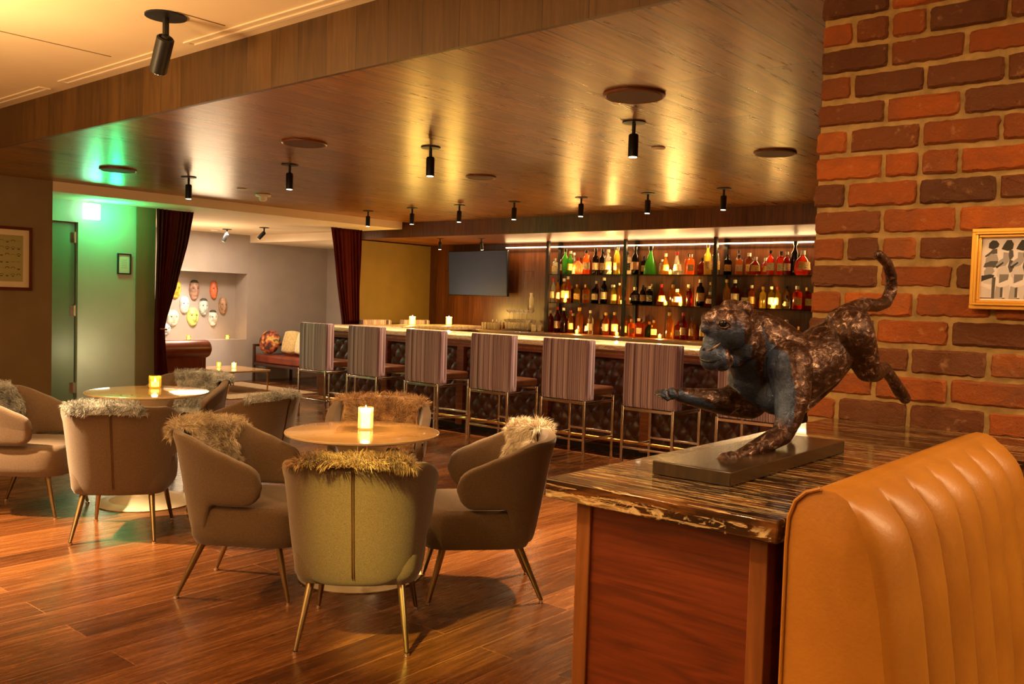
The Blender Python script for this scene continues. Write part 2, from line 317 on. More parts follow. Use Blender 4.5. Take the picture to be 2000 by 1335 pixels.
S('wall_pier', -10.5, -10.0, 5.13, 5.36, 0, 2.4, M['wall_brown'])
d = empty('door_1'); struct(d)
boxo('door_leaf', -10.10, -10.06, 3.50, 4.455, .005, 2.16, M['door_paint'], d)
MB().box(-10.11, -10.01, 4.47, 4.53, 0, 2.19).box(-10.11, -10.01, 3.45, 4.47, 2.165, 2.19).build('door_frame', M['wall_green_grey'], d, smooth=False)
for z in (.35, 1.2, 2.0): MB().tube([(-10.05, 4.46, z-.06), (-10.05, 4.46, z+.06)], .012, 8).box(-10.059, -10.055, 4.41, 4.46, z-.055, z+.055).build('hinge', M['chrome'], d)
# lounge walls; the far wall has a lit niche for the masks
XW = -12.97
struct(MB().box(XW-.45, XW, 5.36, 7.05, 0, 2.4).box(XW-.45, XW, 8.56, 10.4, 0, 2.4).box(XW-.45, XW, 7.05, 8.56, 0, .68).box(XW-.45, XW, 7.05, 8.56, 1.765, 2.4).box(XW-.5, XW-.35, 7.05, 8.56, .68, 1.765).build('wall_far', M['wall_grey'], smooth=False))
S('wall_lounge_side', -13.42, -10.5, 5.2, 5.36, 0, 2.4, M['wall_grey'])
S('wall_lounge_back', -13.42, -10.35, 10.2, 10.35, 0, 2.3, M['wall_grey'])
S('wall_stub', -10.45, -10.35, 8.5, 10.2, 0, 2.3, M['wall_olive'])
S('wall_bar', -10.35, 3.2, 10.2, 10.35, 0, 2.3, M['bar_wall_wood'])
for i, (x0, x1) in enumerate(((-7.589, -6.67), (-6.378, -5.049), (-4.764, -3.27), (-3.0, -1.6))):
    k = .957; a0, a1 = x0*k, x1*k
    struct(MB().box(a0, a1, 2.585, 2.605, 2.782, 2.7895).box(a0, a1, 2.64, 2.66, 2.782, 2.7895).box(a0, a0+.02, 2.605, 2.64, 2.782, 2.7895).box(a1-.02, a1, 2.605, 2.64, 2.782, 2.7895).build('trim_vent', M['plaster_white'], smooth=False)).name = 'trim_%d' % (i+4)
struct(MB().box(-5.2, -5.194, .8, 2.5, 2.787, 2.7899).box(-7.5, -7.494, .8, 2.5, 2.787, 2.7899).box(-4.1, -4.094, 2.29, 2.55, 2.787, 2.7899).build('trim_9', M['wall_olive'], smooth=False))

# brick wall: every brick standing a little proud of the mortar
random.seed(3)
def bricks():
    b = MB(); b.k = 0; row = 0; z = 2.217-.0785*28+.009; YB = 2.65
    def brick(x0, x1, z0, z1):
        if x1-x0 < .02: return
        y = YB-.004+random.uniform(-.004, .004); e = .005; P = []; nx = max(3, int((x1-x0)/.014)); nz = 5; j = lambda a: random.gauss(0, a)
        t0, t1 = j(.0015), j(.0015)
        for i in range(nx): P.append((x0+(x1-x0)*i/nx, z0+t0))
        for i in range(nz): P.append((x1, z0+(z1-z0)*i/nz))
        for i in range(nx): P.append((x1-(x1-x0)*i/nx, z1+t1))
        for i in range(nz): P.append((x0, z1-(z1-z0)*i/nz))
        cx, cz_ = (x0+x1)/2, (z0+z1)/2; n = len(P); A = []; B = []; C = []
        for (px, pz) in P:
            corner = min(abs(px-x0), abs(px-x1)) < .004 and min(abs(pz-z0), abs(pz-z1)) < .004; k = .0022 if corner else 0
            qx, qz = px+j(.0010)+(k if px < cx else -k), pz+j(.0010)+(k if pz < cz_ else -k)
            dx, dz = (1 if qx < cx else -1), (1 if qz < cz_ else -1); ee = e*random.uniform(.6, 1.6)
            ix = dx*ee if min(abs(px-x0), abs(px-x1)) < .01 else 0; iz = dz*ee if min(abs(pz-z0), abs(pz-z1)) < .01 else 0
            A.append((qx+ix, y+j(.0006), qz+iz)); B.append((qx, y+.007, qz)); C.append((qx, YB+.03, qz))
        b.add(A+B+C, [tuple(range(n))]+[(i, n+i, n+(i+1) % n, (i+1) % n) for i in range(n)]+[(n+i, 2*n+i, 2*n+(i+1) % n, n+(i+1) % n) for i in range(n)])
    while z < 2.78:
        x = -1.062+random.uniform(-.004, .004); row += 1
        if row % 2: brick(x, x+.088, z, z+.0652); x += .100
        while x < 2.9:
            L_ = .1895
            if random.random() < .07: brick(x, x+.088, z, z+.0652); brick(x+.1, x+L_, z, z+.0652)
            else: brick(x, x+L_, z, z+.0652)
            x += .200
        z += .0785
    b.k = 1; b.box(-1.055, 3.2, 2.654, 3.1, 0, 2.79)
    return b
o = struct(bricks().build('wall_brick', [M['brick'], M['mortar']], smooth=False))

# ------------------------------------------------------------------ ceiling fittings
def track_lamp(x, y, zc, label, target=None, power=60, scale=1, angle=75, lampcol=WARM, group='black cylinder spotlights'):
    t = empty('ceiling_spotlight', (x, y, zc), 0, label, 'spotlight', group)
    s = scale; h = .075*s
    MB().lathe([(.02, 0), (.068*s, 0), (.068*s, -.008), (.02, -.012)], 20).build('canopy', M['black_metal'], t)
    MB().tube([(0, 0, -.005), (0, 0, -h)], .011*s, 8).ball((0, 0, -h), .016*s, 8, 6).build('stem', M['black_metal'], t)
    d = Vector((0, 0, -1)) if target is None else (Vector(target)-Vector((x, y, zc))).normalized()
    p0 = Vector((0, 0, -h)); p1 = p0+d*.125*s
    MB().tube([p0-d*.005, p0+d*.002, p1-d*.002, p1], [.024*s, .029*s, .029*s, .027*s], 16).build('lamp_head', M['black_metal'], t)
    MB().tube([p1+d*.0005, p1+d*.003], .023*s, 14).build('lens', M['lens'], t)
    l = spot('lamp_light', p1+d*.02, p1+d, power, lampcol, angle, .6, .025); l.parent = t
    return t
ordw = ['first', 'second', 'third', 'fourth', 'fifth', 'sixth', 'seventh', 'eighth', 'ninth', 'tenth', 'eleventh', 'twelfth', 'thirteenth', 'fourteenth', 'fifteenth', 'sixteenth', 'seventeenth', 'eighteenth']
for i, (x, pw) in enumerate(((-7.68, 110), (-6.14, 110), (-4.52, 130), (-2.86, 800))):
    track_lamp(x, 4.43, 2.5, 'black cylinder spotlight, nearer row on the wood ceiling, %s from left' % ordw[i], power=pw*.8)
for i, x in enumerate((-8.51, -7.73, -6.97, -6.17, -5.30, -4.53, -3.75)):
    track_lamp(x, 7.3, 2.5, 'small black cylinder spotlight, far row over the bar, %s from left' % ordw[i], power=110, target=(x, 7.25, 0), scale=.95, angle=100)
track_lamp(-8.35, 9.2, 2.3, 'small black spotlight on the low ceiling behind the row, left of the television', power=14, target=(-8.5, 9.8, 0), scale=.8)
track_lamp(-9.3+.35, 9.0, 2.3, 'small black spotlight seen just under another, at the end of the pale ceiling', power=14, scale=.8)
track_lamp(-4.2, 2.29, 2.79, 'large black tilted spotlight on the cream ceiling, nearest of all', target=(-4.2-.62, 2.29+.12, 2.79-.77), power=12, scale=1.45)
track_lamp(-12.07, 7.6, 2.4, 'tilted black spotlight on the pale lounge ceiling, left of two', target=(-13.3, 7.3, .55), power=85, lampcol=(1, .84, .72), angle=62)
track_lamp(-11.16, 7.63, 2.4, 'tilted black spotlight on the pale lounge ceiling, right of two', target=(-13.3, 7.1, .6), power=80, lampcol=(1, .84, .72), angle=60)
# high spotlights of the front room (out of frame): they make the bright pools on the boards
for p, tg, e, an in (((-2.2, .5, 2.7), (-2.64, 2.47, .33), 1100, 16), ((-6.4, .8, 2.7), (-5.2, 1.85, 0), 2000, 44), ((-.9, .2, 2.7), (-.75, 2.0, 1.2), 60, 60), ((1.1, 2.3, 2.4), (-.4, 1.9, .9), 90, 75), ((-5.6, 3.2, 2.42), (-5.7, 3.1, 0), 60, 80), ((-3.4, 3.4, 2.42), (-3.5, 3.2, 0), 60, 80)):
    spot('room_spot', p, tg, e, (1, .80, .16) if an == 16 else (1, .66, .33), an, 1 if an == 16 else .5, .05)
for x, y, r, lab in ((-2.49, 3.85, .155, 'large round ceiling speaker above the nearer spotlights, beside the brick wall'), (-5.16, 3.84, .155, 'round wood-coloured ceiling speaker in the middle of the ceiling, above the second spotlight'), (-7.79, 3.82, .155, 'dark round ceiling speaker lit green, at the left of the ceiling'), (-2.6, 5.77, .14, 'round ceiling speaker close to the brick corner'), (-5.2, 5.7, .13, 'faint round ceiling speaker behind the third spotlight')):
    t = empty('ceiling_speaker', (x, y, 2.5), 0, lab, 'speaker', 'round ceiling speakers')
    MB().lathe([(r-.01, 0), (r, -.002), (r, -.012), (r-.008, -.016), (r-.014, -.012)], 32).build('rim', M['bar_wood'], t)
    MB().lathe([(.01, -.010), (r-.014, -.010), (r-.016, -.014), (.01, -.0145)], 32).build('grille', M['speaker_grille'], t)
for x, y, lab in ((-3.18, 5.23, 'small pale ceiling disc right of the nearest bar spotlight'), (-8.0, 5.2, 'small pale ceiling disc left of the smoke detector')):
    tag(MB().lathe([(.045, 0), (.05, -.004), (.04, -.012), (.01, -.014)], 20, (x, y, 2.5)).build('ceiling_disc', M['detector']), lab, 'ceiling disc')
t = empty('smoke_detector', (-8.25, 5.62, 2.5), 0, 'white smoke detector with a domed body near the pale ceiling edge', 'smoke detector')
MB().lathe([(.07, 0), (.085, -.004), (.08, -.022), (.03, -.028)], 24).build('base_plate', M['detector'], t)
MB().lathe([(.042, -.024), (.04, -.055), (.025, -.07), (.005, -.074)], 20).build('sensor_dome', M['detector'], t)
tag(MB().lathe([(.05, 0), (.055, -.004), (.045, -.014), (.01, -.016)], 20, (-12.45, 7.62, 2.4)).build('ceiling_disc', M['detector']), 'small round disc on the lounge ceiling left of its spotlights', 'ceiling disc')

# exit light
t = empty('exit_light', (-9.86, 4.545, 2.4), 0, 'glowing green-white exit light hanging above the side door', 'exit light')
MB().box(-.02, .02, -.03, .03, -.03, 0).build('bracket', M['chrome'], t, bevel=.004)
MB().box(-.012, .012, -.095, .095, -.205, -.03).build('light_panel', M['exit_panel'], t, bevel=.011, seg=3)
l = point('exit_glow', (.12, .0, -.12), 3.5, (.03, 1, .28), .05); l.parent = t
l = point('exit_glow', (.10, .22, -.14), 8, (.02, 1, .28), .05); l.parent = t
point('hall_fill', (-9.62, 4.5, .75), 4.5, (1, .84, .5), .12)  # unseen warm fill added low in the hall

# ------------------------------------------------------------------ armchairs
def shell_pt(s):
    """centre line of the wrap-around back in plan; s is the arc length from the middle of the back"""
    a, b = .276, .255; q = a*1.50
    if abs(s) <= q:
        t = s/q*PI/2; x = a*math.copysign(abs(math.sin(t))**.80, t); y = -b*abs(math.cos(t))**.80
        return x, y
    return math.copysign(a-(abs(s)-q)*.04, s), (abs(s)-q)
SMAX = .276*1.50+.155
def sstep(a, b, x):
    t = min(1, max(0, (x-a)/(b-a))); return t*t*(3-2*t)
def shell_frame(s):
    x, y = shell_pt(s); x1, y1 = shell_pt(min(s+.004, SMAX+.01)); x0, y0 = shell_pt(s-.004)
    tx, ty = x1-x0, y1-y0; l = math.hypot(tx, ty); nx, ny = ty/l, -tx/l          # outward
    a = abs(s)
    top = .800-.015*sstep(0, .25, a)-.125*sstep(.24, SMAX-.03, a)
    bot = .270+.03*sstep(.08, .26, a)+.165*sstep(.29, .36, a)
    end = SMAX-a
    if end < .085:
        k = math.sqrt(max(0, 1-(1-end/.085)**2)); mid = (top+bot)/2+.0; hh = (top-bot)/2*k; top, bot = mid+hh, mid-hh
    return x, y, nx, ny, top, bot
def lean(x, y, z):
    k = 1+.28*(z-.55); return x*k, y*k-.10*(z-.30)*max(0, min(1, .5-y*2.5)), z
def make_chair():
    r = empty('lounge_armchair')
    def fn(u, v):
        s = (u*2-1)*SMAX*.9995; x, y, nx, ny, top, bot = shell_frame(s)
        ph = 2*PI*v; t = .030*(1 if SMAX-abs(s) > .04 else math.sqrt(max(.01, 1-(1-(SMAX-abs(s))/.04)**2)))
        c, sn = math.cos(ph), math.sin(ph); e = .38
        off = t*math.copysign(abs(c)**e, c); z = (top+bot)/2+(top-bot)/2*math.copysign(abs(sn)**e, sn)
        rim = sstep(.10, 0, top-z)*.012
        return lean(x+nx*(off+rim), y+ny*(off+rim), z)
    MB().grid(fn, 72, 28).build('backrest', M['chair_fabric'], r)
    def seat(u, v):
        t = 2*PI*u; hx, y0, y1 = .272, -.235, .315
        cx, cy = 0, (y0+y1)/2; hy = (y1-y0)/2; c, sn = math.cos(t), math.sin(t); e = .42
        w_ = [(0, .262, 0), (.80, .262, 0), (.93, .268, 0), (.985, .30, 0), (1, .35, 0), (1, .40, 0), (.985, .435, 0), (.93, .455, 0), (.8, .462, 0), (.4, .470, 0), (0, .472, 0)]
        i = min(9, int(v*10)); f = v*10-i; a, b = w_[i], w_[min(10, i+1)]
        k = a[0]+(b[0]-a[0])*f; z = a[1]+(b[1]-a[1])*f
        return (cx+hx*k*math.copysign(abs(c)**e, c), cy+hy*k*math.copysign(abs(sn)**e, sn), z)
    MB().grid(seat, 48, 20, True).build('seat', M['chair_fabric'], r)
    pts = []; 
    for i in range(13):
        z = .31+.455*i/12; x, y, nx, ny, top, bot = shell_frame(0.0); rim = sstep(.10, 0, top-z)*.012
        pts.append(Vector(lean(x+nx*(.031+rim), y+ny*(.031+rim), z)))
    b = MB(); b.tube([p+Vector((.004, 0, 0)) for p in pts], .0022, 6); b.tube([p+Vector((-.004, 0, 0)) for p in pts], .0022, 6)
    b.build('seam', M['leather_dark'], r)
    for sx in (-1, 1):
        for sy in (-1, 1):
            p0 = (sx*.185, -.16 if sy < 0 else .20, .275); p1 = (sx*.225, -.275 if sy < 0 else .27, .012)
            lg = MB().tube([p0, ((p0[0]+p1[0])/2, (p0[1]+p1[1])/2, (p0[2]+p1[2])/2), p1], [.018, .0145, .0095], 12).build('leg', M['brass_leg'], r)
            MB().lathe([(.012, 0), (.013, .003), (.012, .012)], 10, (p1[0], p1[1], 0)).build('foot', M['chrome'], lg)
    return r
def make_throw(seed, col, s0, s1, inner=.3, outer=.07, fcount=9000, flen=.040, drape=.30, g0=0, g1=0):
    """sheepskin laid over the top of the back, hanging down inside onto the seat"""
    rnd = random.Random(seed)
    def path(s, w):   # w 0..1 from the outside over the top, down the inside, onto the seat
        x, y, nx, ny, top, bot = shell_frame(s)
        tot = outer+.06+inner+drape; d = w*tot
        if d < outer: o, z, n = .042, top-outer+d-.006, Vector((nx, ny, .15))
        elif d < outer+.07:
            a = (d-outer)/.07*PI; o, z, n = .040*math.cos(a), top-.006+.010*math.sin(a), Vector((nx*math.cos(a), ny*math.cos(a), math.sin(a)+.1))
        elif d < outer+.07+inner:
            q = d-outer-.07; o, z, n = -.042, top-q, Vector((-nx, -ny, .2))
            z = max(z, .49)
        else:
            q = d-outer-.07-inner; o, z, n = -.042-q, .49, Vector((-nx*.2, -ny*.2, 1))
        X, Y, Z = lean(x+nx*o, y+ny*o, z); return Vector((X, Y, Z)), n.normalized()
    def edge(w):
        gk = sstep(.5, .85, w)
        return s0-g0*gk+.03*math.sin(w*9+seed)+.035*math.sin(w*4+seed), s1+g1*gk+.03*math.sin(w*8+seed*2)-.03*math.sin(w*5)
    def fn(u, v):
        a, b = edge(v); p, n = path(a+(b-a)*u, v); q = .003*math.sin(u*17+v*11); ed = max(0, 1-min(u, 1-u)/.08); return p+n*(.003+q)-n*(.012*ed)
    b = MB(); b.grid(fn, 24, 40)
    for i in range(fcount):
        u, v = rnd.random(), rnd.random(); ek = 0
        if i % 6 == 0: u = rnd.choice((rnd.uniform(0, .04), rnd.uniform(.96, 1))); ek = -1 if u < .5 else 1
        a, e = edge(v); p, n = path(a+(e-a)*u, v); p = p+n*rnd.uniform(0, .018)*(0 if ek else 1)
        cl = noise.noise_vector(p*26+Vector((seed, 0, 0))); c2 = noise.noise_vector(p*9+Vector((0, seed, 0)))
        j = Vector((rnd.gauss(0, 1), rnd.gauss(0, 1), rnd.gauss(0, 1)))*.22
        if ek:
            t2 = path(a+(e-a)*min(1, u+.03), v)[0]-path(a+(e-a)*max(0, u-.03), v)[0]; n = n*.5+t2.normalized()*ek*.9+Vector((0, 0, -.5))
        d = (n*1.1+cl*1.25+c2*.8+j*1.3+Vector((0, 0, -.15))).normalized(); ln = flen*rnd.uniform(.6, 1.25)*(1+.5*c2.x)
        sd = d.cross(j).normalized()*.0011; m_ = p+d*ln*.55+Vector((0, 0, .001)); q = p+(d+Vector((0, 0, -.35))+cl*.35).normalized()*ln
        b.add([p-sd, p+sd, m_+sd*.8, m_-sd*.8, q], [(0, 1, 2, 3), (3, 2, 4)])
    return b, col
def furmat(name, a, b_, c_):
    m = mat(name, rough=.85, spec=.2, sheen=.3); v = coords(m); n = noisen(m, v, 9, 3, .6); gi = N(m, 'ShaderNodeNewGeometry')
    x = N(m, 'ShaderNodeMath', operation='MULTIPLY_ADD'); L(m, gi.outputs['Random Per Island'], x.inputs[0]); x.inputs[1].default_value = .3; L(m, n, x.inputs[2])
    L(m, ramp(m, x.outputs[0], [(.42, a), (.62, b_), (.85, c_)]), bs(m).inputs['Base Color'])
furmat('fur_brown', (.10, .045, .018), (.26, .135, .055), (.50, .32, .16)); furmat('fur_grey', (.15, .15, .14), (.36, .36, .33), (.66, .65, .60)); furmat('fur_tan', (.22, .11, .045), (.45, .26, .11), (.66, .46, .24)); furmat('fur_cream', (.52, .42, .28), (.76, .66, .50), (.92, .84, .70)); furmat('fur_beige', (.28, .20, .11), (.48, .38, .24), (.68, .57, .40))
chair0 = make_chair()
# x, y, facing point, label
CH = [
 ('A', -6.10, 2.43, (.75, .66), 'taupe armchair at the left edge of the photo, grey fur inside its back'),
 ('B', -5.185, 2.60, (-.77, .63), 'taupe armchair with its back to the camera, in front of the far left table'),
 ('C', -6.42, 3.66, (.45, -.9), 'armchair behind the far left table, dark grey fur over its back'),
 ('D', -5.20, 3.42, (-.92, -.38), 'dark taupe armchair between the two tables, pale fur along its rim'),
 ('E', -3.79, 2.55, (.82, .57), 'taupe armchair left of the nearer table, beige fur running down to its seat'),
 ('F', -2.96, 2.545, (-.675, .738), 'olive-gold lit armchair nearest the camera, back turned, tan fur on top'),
 ('G', -2.97, 3.33, (-.66, -.75), 'armchair right of the nearer table, creamy white fur on its back corner'),
 ('H', -4.20, 3.72, (.69, -.72), 'mostly hidden armchair behind the nearer table, long pale brown fur on top'),
]
FUR = {'A': (1, 'fur_grey', -.26, .22, .26, .03, 16000, .030, .16), 'B': (2, 'fur_grey', -.24, .16, .25, .045, 14000, .030, .1), 'C': (3, 'fur_grey', -.28, .2, .26, .05, 12000, .030, .12),
       'D': (4, 'fur_grey', -.22, .04, .22, .02, 10000, .028, .1), 'E': (5, 'fur_beige', -.28, .16, .27, .035, 24000, .040, .20, .0, .26), 'F': (6, 'fur_brown', -.20, .20, .2, .015, 24000, .036, .14),
       'G': (7, 'fur_cream', .03, .33, .27, .09, 24000, .046, .16, .42, -.1), 'H': (8, 'fur_tan', -.32, .32, .2, .05, 14000, .034, .1)}
FL = {'A': 'grey fur throw inside the armchair at the left edge of the photo', 'B': 'grey fur throw on the back of the armchair in front of the far left table', 'C': 'dark grey fur throw on the armchair behind the far left table',
      'D': 'pale fur throw along the rim of the dark armchair between the tables', 'E': 'shaggy beige fur throw running down the armchair left of the nearer table', 'F': 'tan fur throw lying on top of the armchair nearest the camera',
      'G': 'fluffy creamy white fur throw bunched on the armchair right of the nearer table', 'H': 'long pale brown fur throw on the armchair behind the candle of the nearer table'}
for i, (k, x, y, tgt, lab) in enumerate(CH):
    c = chair0 if i == 0 else copy_tree(chair0)
    rz = math.atan2(tgt[1], tgt[0])-PI/2
    c.location = (x, y, 0); c.rotation_euler = (0, 0, rz); tag(c, lab, 'armchair', 'upholstered armchairs around the two round tables')
    b, col = make_throw(*FUR[k]); o = b.build('fur_throw', M[col], smooth=False); o.location = (x, y, 0); o.rotation_euler = (0, 0, rz)
    tag(o, FL[k], 'fur throw', 'fur throws on the armchairs')

# ------------------------------------------------------------------ round tables
def make_table(x, y, z, lab):
    t = empty('pedestal_table', (x, y, 0), 0, lab, 'table', 'round pedestal tables')
    tp = MB().lathe([(.01, z-.022), (.36, z-.022), (.392, z-.012), (.396, z-.006), (.392, z-.001), (.385, z), (.01, z)], 64).build('table_top', M['table_top'], t)
    MB().lathe([(.385, z-.016), (.397, z-.011), (.3985, z-.006), (.397, z-.002)], 64).build('rim', M['table_rim'], tp)
    MB().lathe([(.16, z-.023), (.15, z-.05), (.10, z-.14), (.055, z-.30), (.045, z-.42), (.06, .18), (.13, .06), (.24, .022)], 40).build('pedestal', M['tulip_white'], t)
    MB().lathe([(.315, 0), (.32, .006), (.30, .014), (.2, .028), (.05, .05)], 48).build('base', M['tulip_white'], t)
make_table(-5.83, 3.08, .76, 'round pedestal table at the left with a yellow-green glass candle')
make_table(-3.57, 3.06, .752, 'round pedestal table in the middle with a glowing cylinder candle')

# ------------------------------------------------------------------ candles
def votive(name, loc, r, h, gm, lab, power, flame=1, wax=.5, light=True, cat='candle', group=None, col=(1, .5, .16)):
    t = empty(name, loc, 0, lab, cat, group)
    MB().lathe([(r*.86, 0), (r, .004), (r, h), (r-.003, h), (r-.004, .008), (.003, .008)], 24).build('glass_cup', M[gm], t)
    MB().lathe([(.002, .009), (r-.006, .009), (r-.006, h*wax), (.002, h*wax-.002)], 20).build('wax', M['wax'], t)
    MB().lathe([(.001, h*wax), (.0065, h*wax+.008), (.004, h*wax+.02), (.0005, h*wax+.032)], 10).build('flame', M['flame'], t)
    if light: l = point('candle_light', (0, 0, h+.03), power, col, .02); l.parent = t
    return t
votive('candle_glass', (-3.62, 3.12, .752), .040, .115, 'votive_frost', 'glowing frosted cylinder candle on the nearer round table', 9, wax=.82)
votive('candle_glass', (-6.03, 3.24, .76), .042, .085, 'votive_yellow', 'yellow-green glass tealight on the far left round table', 3.5, wax=.45)
votive('candle_glass', (-9.26, 8.80, 1.07), .045, .12, 'votive_frost', 'bright candle on the bar return, left of two', 20, wax=.85, col=(1, .56, .10))
votive('candle_glass', (-9.25, 9.53, 1.07), .045, .12, 'votive_frost', 'bright candle on the bar return, right of two', 20, wax=.85, col=(1, .56, .10))

# ------------------------------------------------------------------ bar stools
def make_stool():
    r = empty('bar_stool')
    w_, d_ = .268, .44
    def pad(u, v):   # upholstered back, wrapping forward a little at both sides; cross-section runs around, u along the wrap
        wing = .105; Lw = 2*w_+2*wing; q = u*Lw; cr = .03
        if q < wing: px, py, nx, ny = -w_, wing-q, -1, 0
        elif q > Lw-wing: px, py, nx, ny = w_, q-(Lw-wing), 1, 0
        else: px, py, nx, ny = -w_+(q-wing), 0, 0, -1
        d1 = abs(q-wing); d2 = abs(q-(Lw-wing)); dm = min(d1, d2)
        if dm < cr:
            sx = -1 if d1 < d2 else 1; f = ((q-wing) if sx < 0 else (Lw-wing)-q)/cr*.5+.5; a = f*PI/2
            cx, cy = sx*(w_-cr), cr; nx, ny = sx*math.cos(a), -math.sin(a); px, py = cx+nx*cr, cy+ny*cr
        ph = 2*PI*v; c, sn = math.cos(ph), math.sin(ph); e = .3; t = .024; k = 1
        if q < .02 or q > Lw-.02: k = math.sqrt(max(.0001, 1-(1-min(q, Lw-q)/.02)**2))
        off = t*math.copysign(abs(c)**e, c)-t; z = .8425+.2775*(.97+.03*k)*math.copysign(abs(sn)**e, sn)
        return (px+nx*off*k, py+ny*off*k-.02, z)
    b = MB(); b.grid(pad, 70, 24)
    b.build('backrest', M['stool_stripe'], r)
    MB().box(-w_+.03, w_-.03, .04, d_+.02, .60, .68).build('seat', M['leather_dark'], r, bevel=.022, seg=3)
    a = .0125
    for sx in (-1, 1):
        x = sx*(w_-.02)
        MB().box(x-a, x+a, -.02-a, -.02+a, 0, .57).build('leg', M['chrome'], r, bevel=.003)
        MB().box(x-a, x+a, d_-a, d_+a, 0, .60).build('leg', M['chrome'], r, bevel=.003)
    b = MB(); x = w_-.02-a
    b.box(-x, x, -.03, -.01, .535, .56); b.box(-x, x, d_-.01, d_+.01, .575, .60)
    for sx in (-1, 1): b.box(sx*(x+a)-.01, sx*(x+a)+.01, -.0075, d_-a, .535, .56)
    b.build('seat_frame', M['chrome'], r, bevel=.003)
    b = MB(); b.box(-x, x, -.03, -.01, .20, .22); b.box(-x, x, d_-.01, d_+.01, .235, .255)
    for sx in (-1, 1): b.box(sx*(x+a)-.01, sx*(x+a)+.01, -.0075, d_-a, .20, .22)
    b.build('footrest', M['chrome'], r, bevel=.003)
    return r
st0 = make_stool()
SX = [-8.64, -7.74, -6.79, -5.84, -4.925, -4.02, -3.12]
for i, x in enumerate(SX):
    s = st0 if i == 0 else copy_tree(st0)
    s.location = (x, 6.62, 0)
    lab = 'striped mauve bar stool with chrome legs along the bar front, %s from the left' % ordw[i]
    if i == 6: lab = 'last bar stool at right, only chrome legs visible behind the cat sculpture'
    tag(s, lab, 'bar stool', 'striped bar stools along the bar')
for i, y in enumerate((8.64, 9.42)):
    s = copy_tree(st0); s.location = (-9.90, y, 0); s.rotation_euler = (0, 0, -PI/2)
    tag(s, ['bar stool on the far side of the bar return, close to the red curtain', 'bar stool on the far side of the bar return, behind the two bright candles'][i], 'bar stool', 'stools beyond the bar return')

# ------------------------------------------------------------------ bar
bar = empty('bar_counter', (0, 0, 0), 0, 'long bar with tufted dark leather front and pale stone top', 'bar')
def slab(z0, z1, ins=0):
    p = [(-9.45+ins, 7.2+ins), (-1.6, 7.2+ins), (-1.6, 7.82-ins), (-8.85-ins, 7.82-ins), (-8.85-ins, 9.9-ins), (-9.45+ins, 9.9-ins)]; n = len(p)
    return MB().add([(a, b_, z0) for a, b_ in p]+[(a, b_, z1) for a, b_ in p], [tuple(range(n-1, -1, -1)), tuple(range(n, 2*n))]+[(i, (i+1) % n, n+(i+1) % n, n+i) for i in range(n)])
slab(1.005, 1.07).build('counter_top', M['bar_stone'], bar, smooth=True, bevel=.02, seg=4)
slab(.93, 1.005, .05).build('apron', M['bar_wood'], bar, smooth=False)
slab(.06, .93, .12).build('carcass', M['leather_dark'], bar, smooth=False)
slab(0.0, .06, .16).build('plinth', M['black_metal'], bar, smooth=False)
boxo('rail_trim', -9.42, -1.6, 7.225, 7.25, .955, .985, M['frame_wood'], bar, bevel=.004)
def tuft_panel(name, x0, x1):
    nx = int((x1-x0)/.0165); nz = 50; bt = []
    def fn(u, v):
        x = x0+(x1-x0)*u; z = .08+.84*v; a = (x/.17+z/.19); b_ = (x/.17-z/.19)
        ha = abs(math.sin(PI*a/1)); hb = abs(math.sin(PI*b_/1)); h = (ha*hb)**.45 if ha*hb > 0 else 0
        e = min(u*(x1-x0), (1-u)*(x1-x0), v*.84, (1-v)*.84); k = min(1, e/.02)
        return (x, 7.312-.006-.035*h*k, z)
    b = MB().grid(fn, nx, nz)
    for i in range(int(x0/.085)-2, int(x1/.085)+3):
        for j in range(0, 12):
            if (i+j) % 2: continue
            x, z = i*.085, j*.095
            if x0+.03 < x < x1-.03 and .11 < z < .9: b.ball((x, 7.298, z), (.012, .008, .012), 8, 5)
    b.build(name, M['leather_dark'], bar, smooth=True, angle=80)
pil = [-9.33, -7.75, -6.45, -5.15+.10, -4.45+.0, -3.1, -1.75]
pil = [-9.30, -8.1, -6.85, -5.65, -4.45, -3.25, -2.05]
for x in pil: boxo('pilaster', x-.05, x+.05, 7.25, 7.33, .06, .93, M['bar_wood'], bar, bevel=.004)
for a, b_ in zip(pil[:-1], pil[1:]): tuft_panel('tufted_panel', a+.052, b_-.052)
MB().tube([(-9.2, 7.14, .16), (-1.7, 7.14, .16)], .018, 10).build('foot_rail', M['brass'], bar)
for x in (-8.7, -7.5, -6.2, -5.0, -3.8, -2.6): MB().tube([(x, 7.14, .16), (x, 7.30, .16)], .010, 8).build('rail_bracket', M['brass'], bar)
# back counter
bc = empty('back_counter', (0, 0, 0), 0, 'dark back counter with a metal edge under the bottle shelves', 'counter')
boxo('cabinet', -8.8, -1.6, 9.62, 10.195, 0, .98, M['bar_wood'], bc); boxo('worktop', -8.84, -1.6, 9.58, 10.195, .98, 1.03, M['bar_wood'], bc, bevel=.004)
boxo('metal_edge', -8.84, -1.6, 9.565, 9.582, .985, 1.028, M['chrome'], bc, bevel=.003)
sh = empty('shelf_unit', (0, 0, 0), 0, 'wall of glass shelves on dark posts holding the bottles', 'shelves')
PX = [-7.72, -6.45, -5.16, -3.87, -2.6]
for x in PX: MB().box(x-.02, x+.02, 9.875, 9.915, 1.03, 2.293).box(x-.022, x+.022, 10.15, 10.198, 1.03, 2.293).build('post', M['dark_metal'], sh, smooth=False)
for z in (1.45, 1.84):
    for a, b_ in zip(PX[:-1], PX[1:]): boxo('glass_shelf', a+.004, b_-.004, 9.916, 10.188, z-.012, z, M['shelf_glass'], sh)
boxo('back_panel', -7.72, -2.6, 10.190, 10.198, 1.03, 2.2, M['bar_wall_wood'], sh)
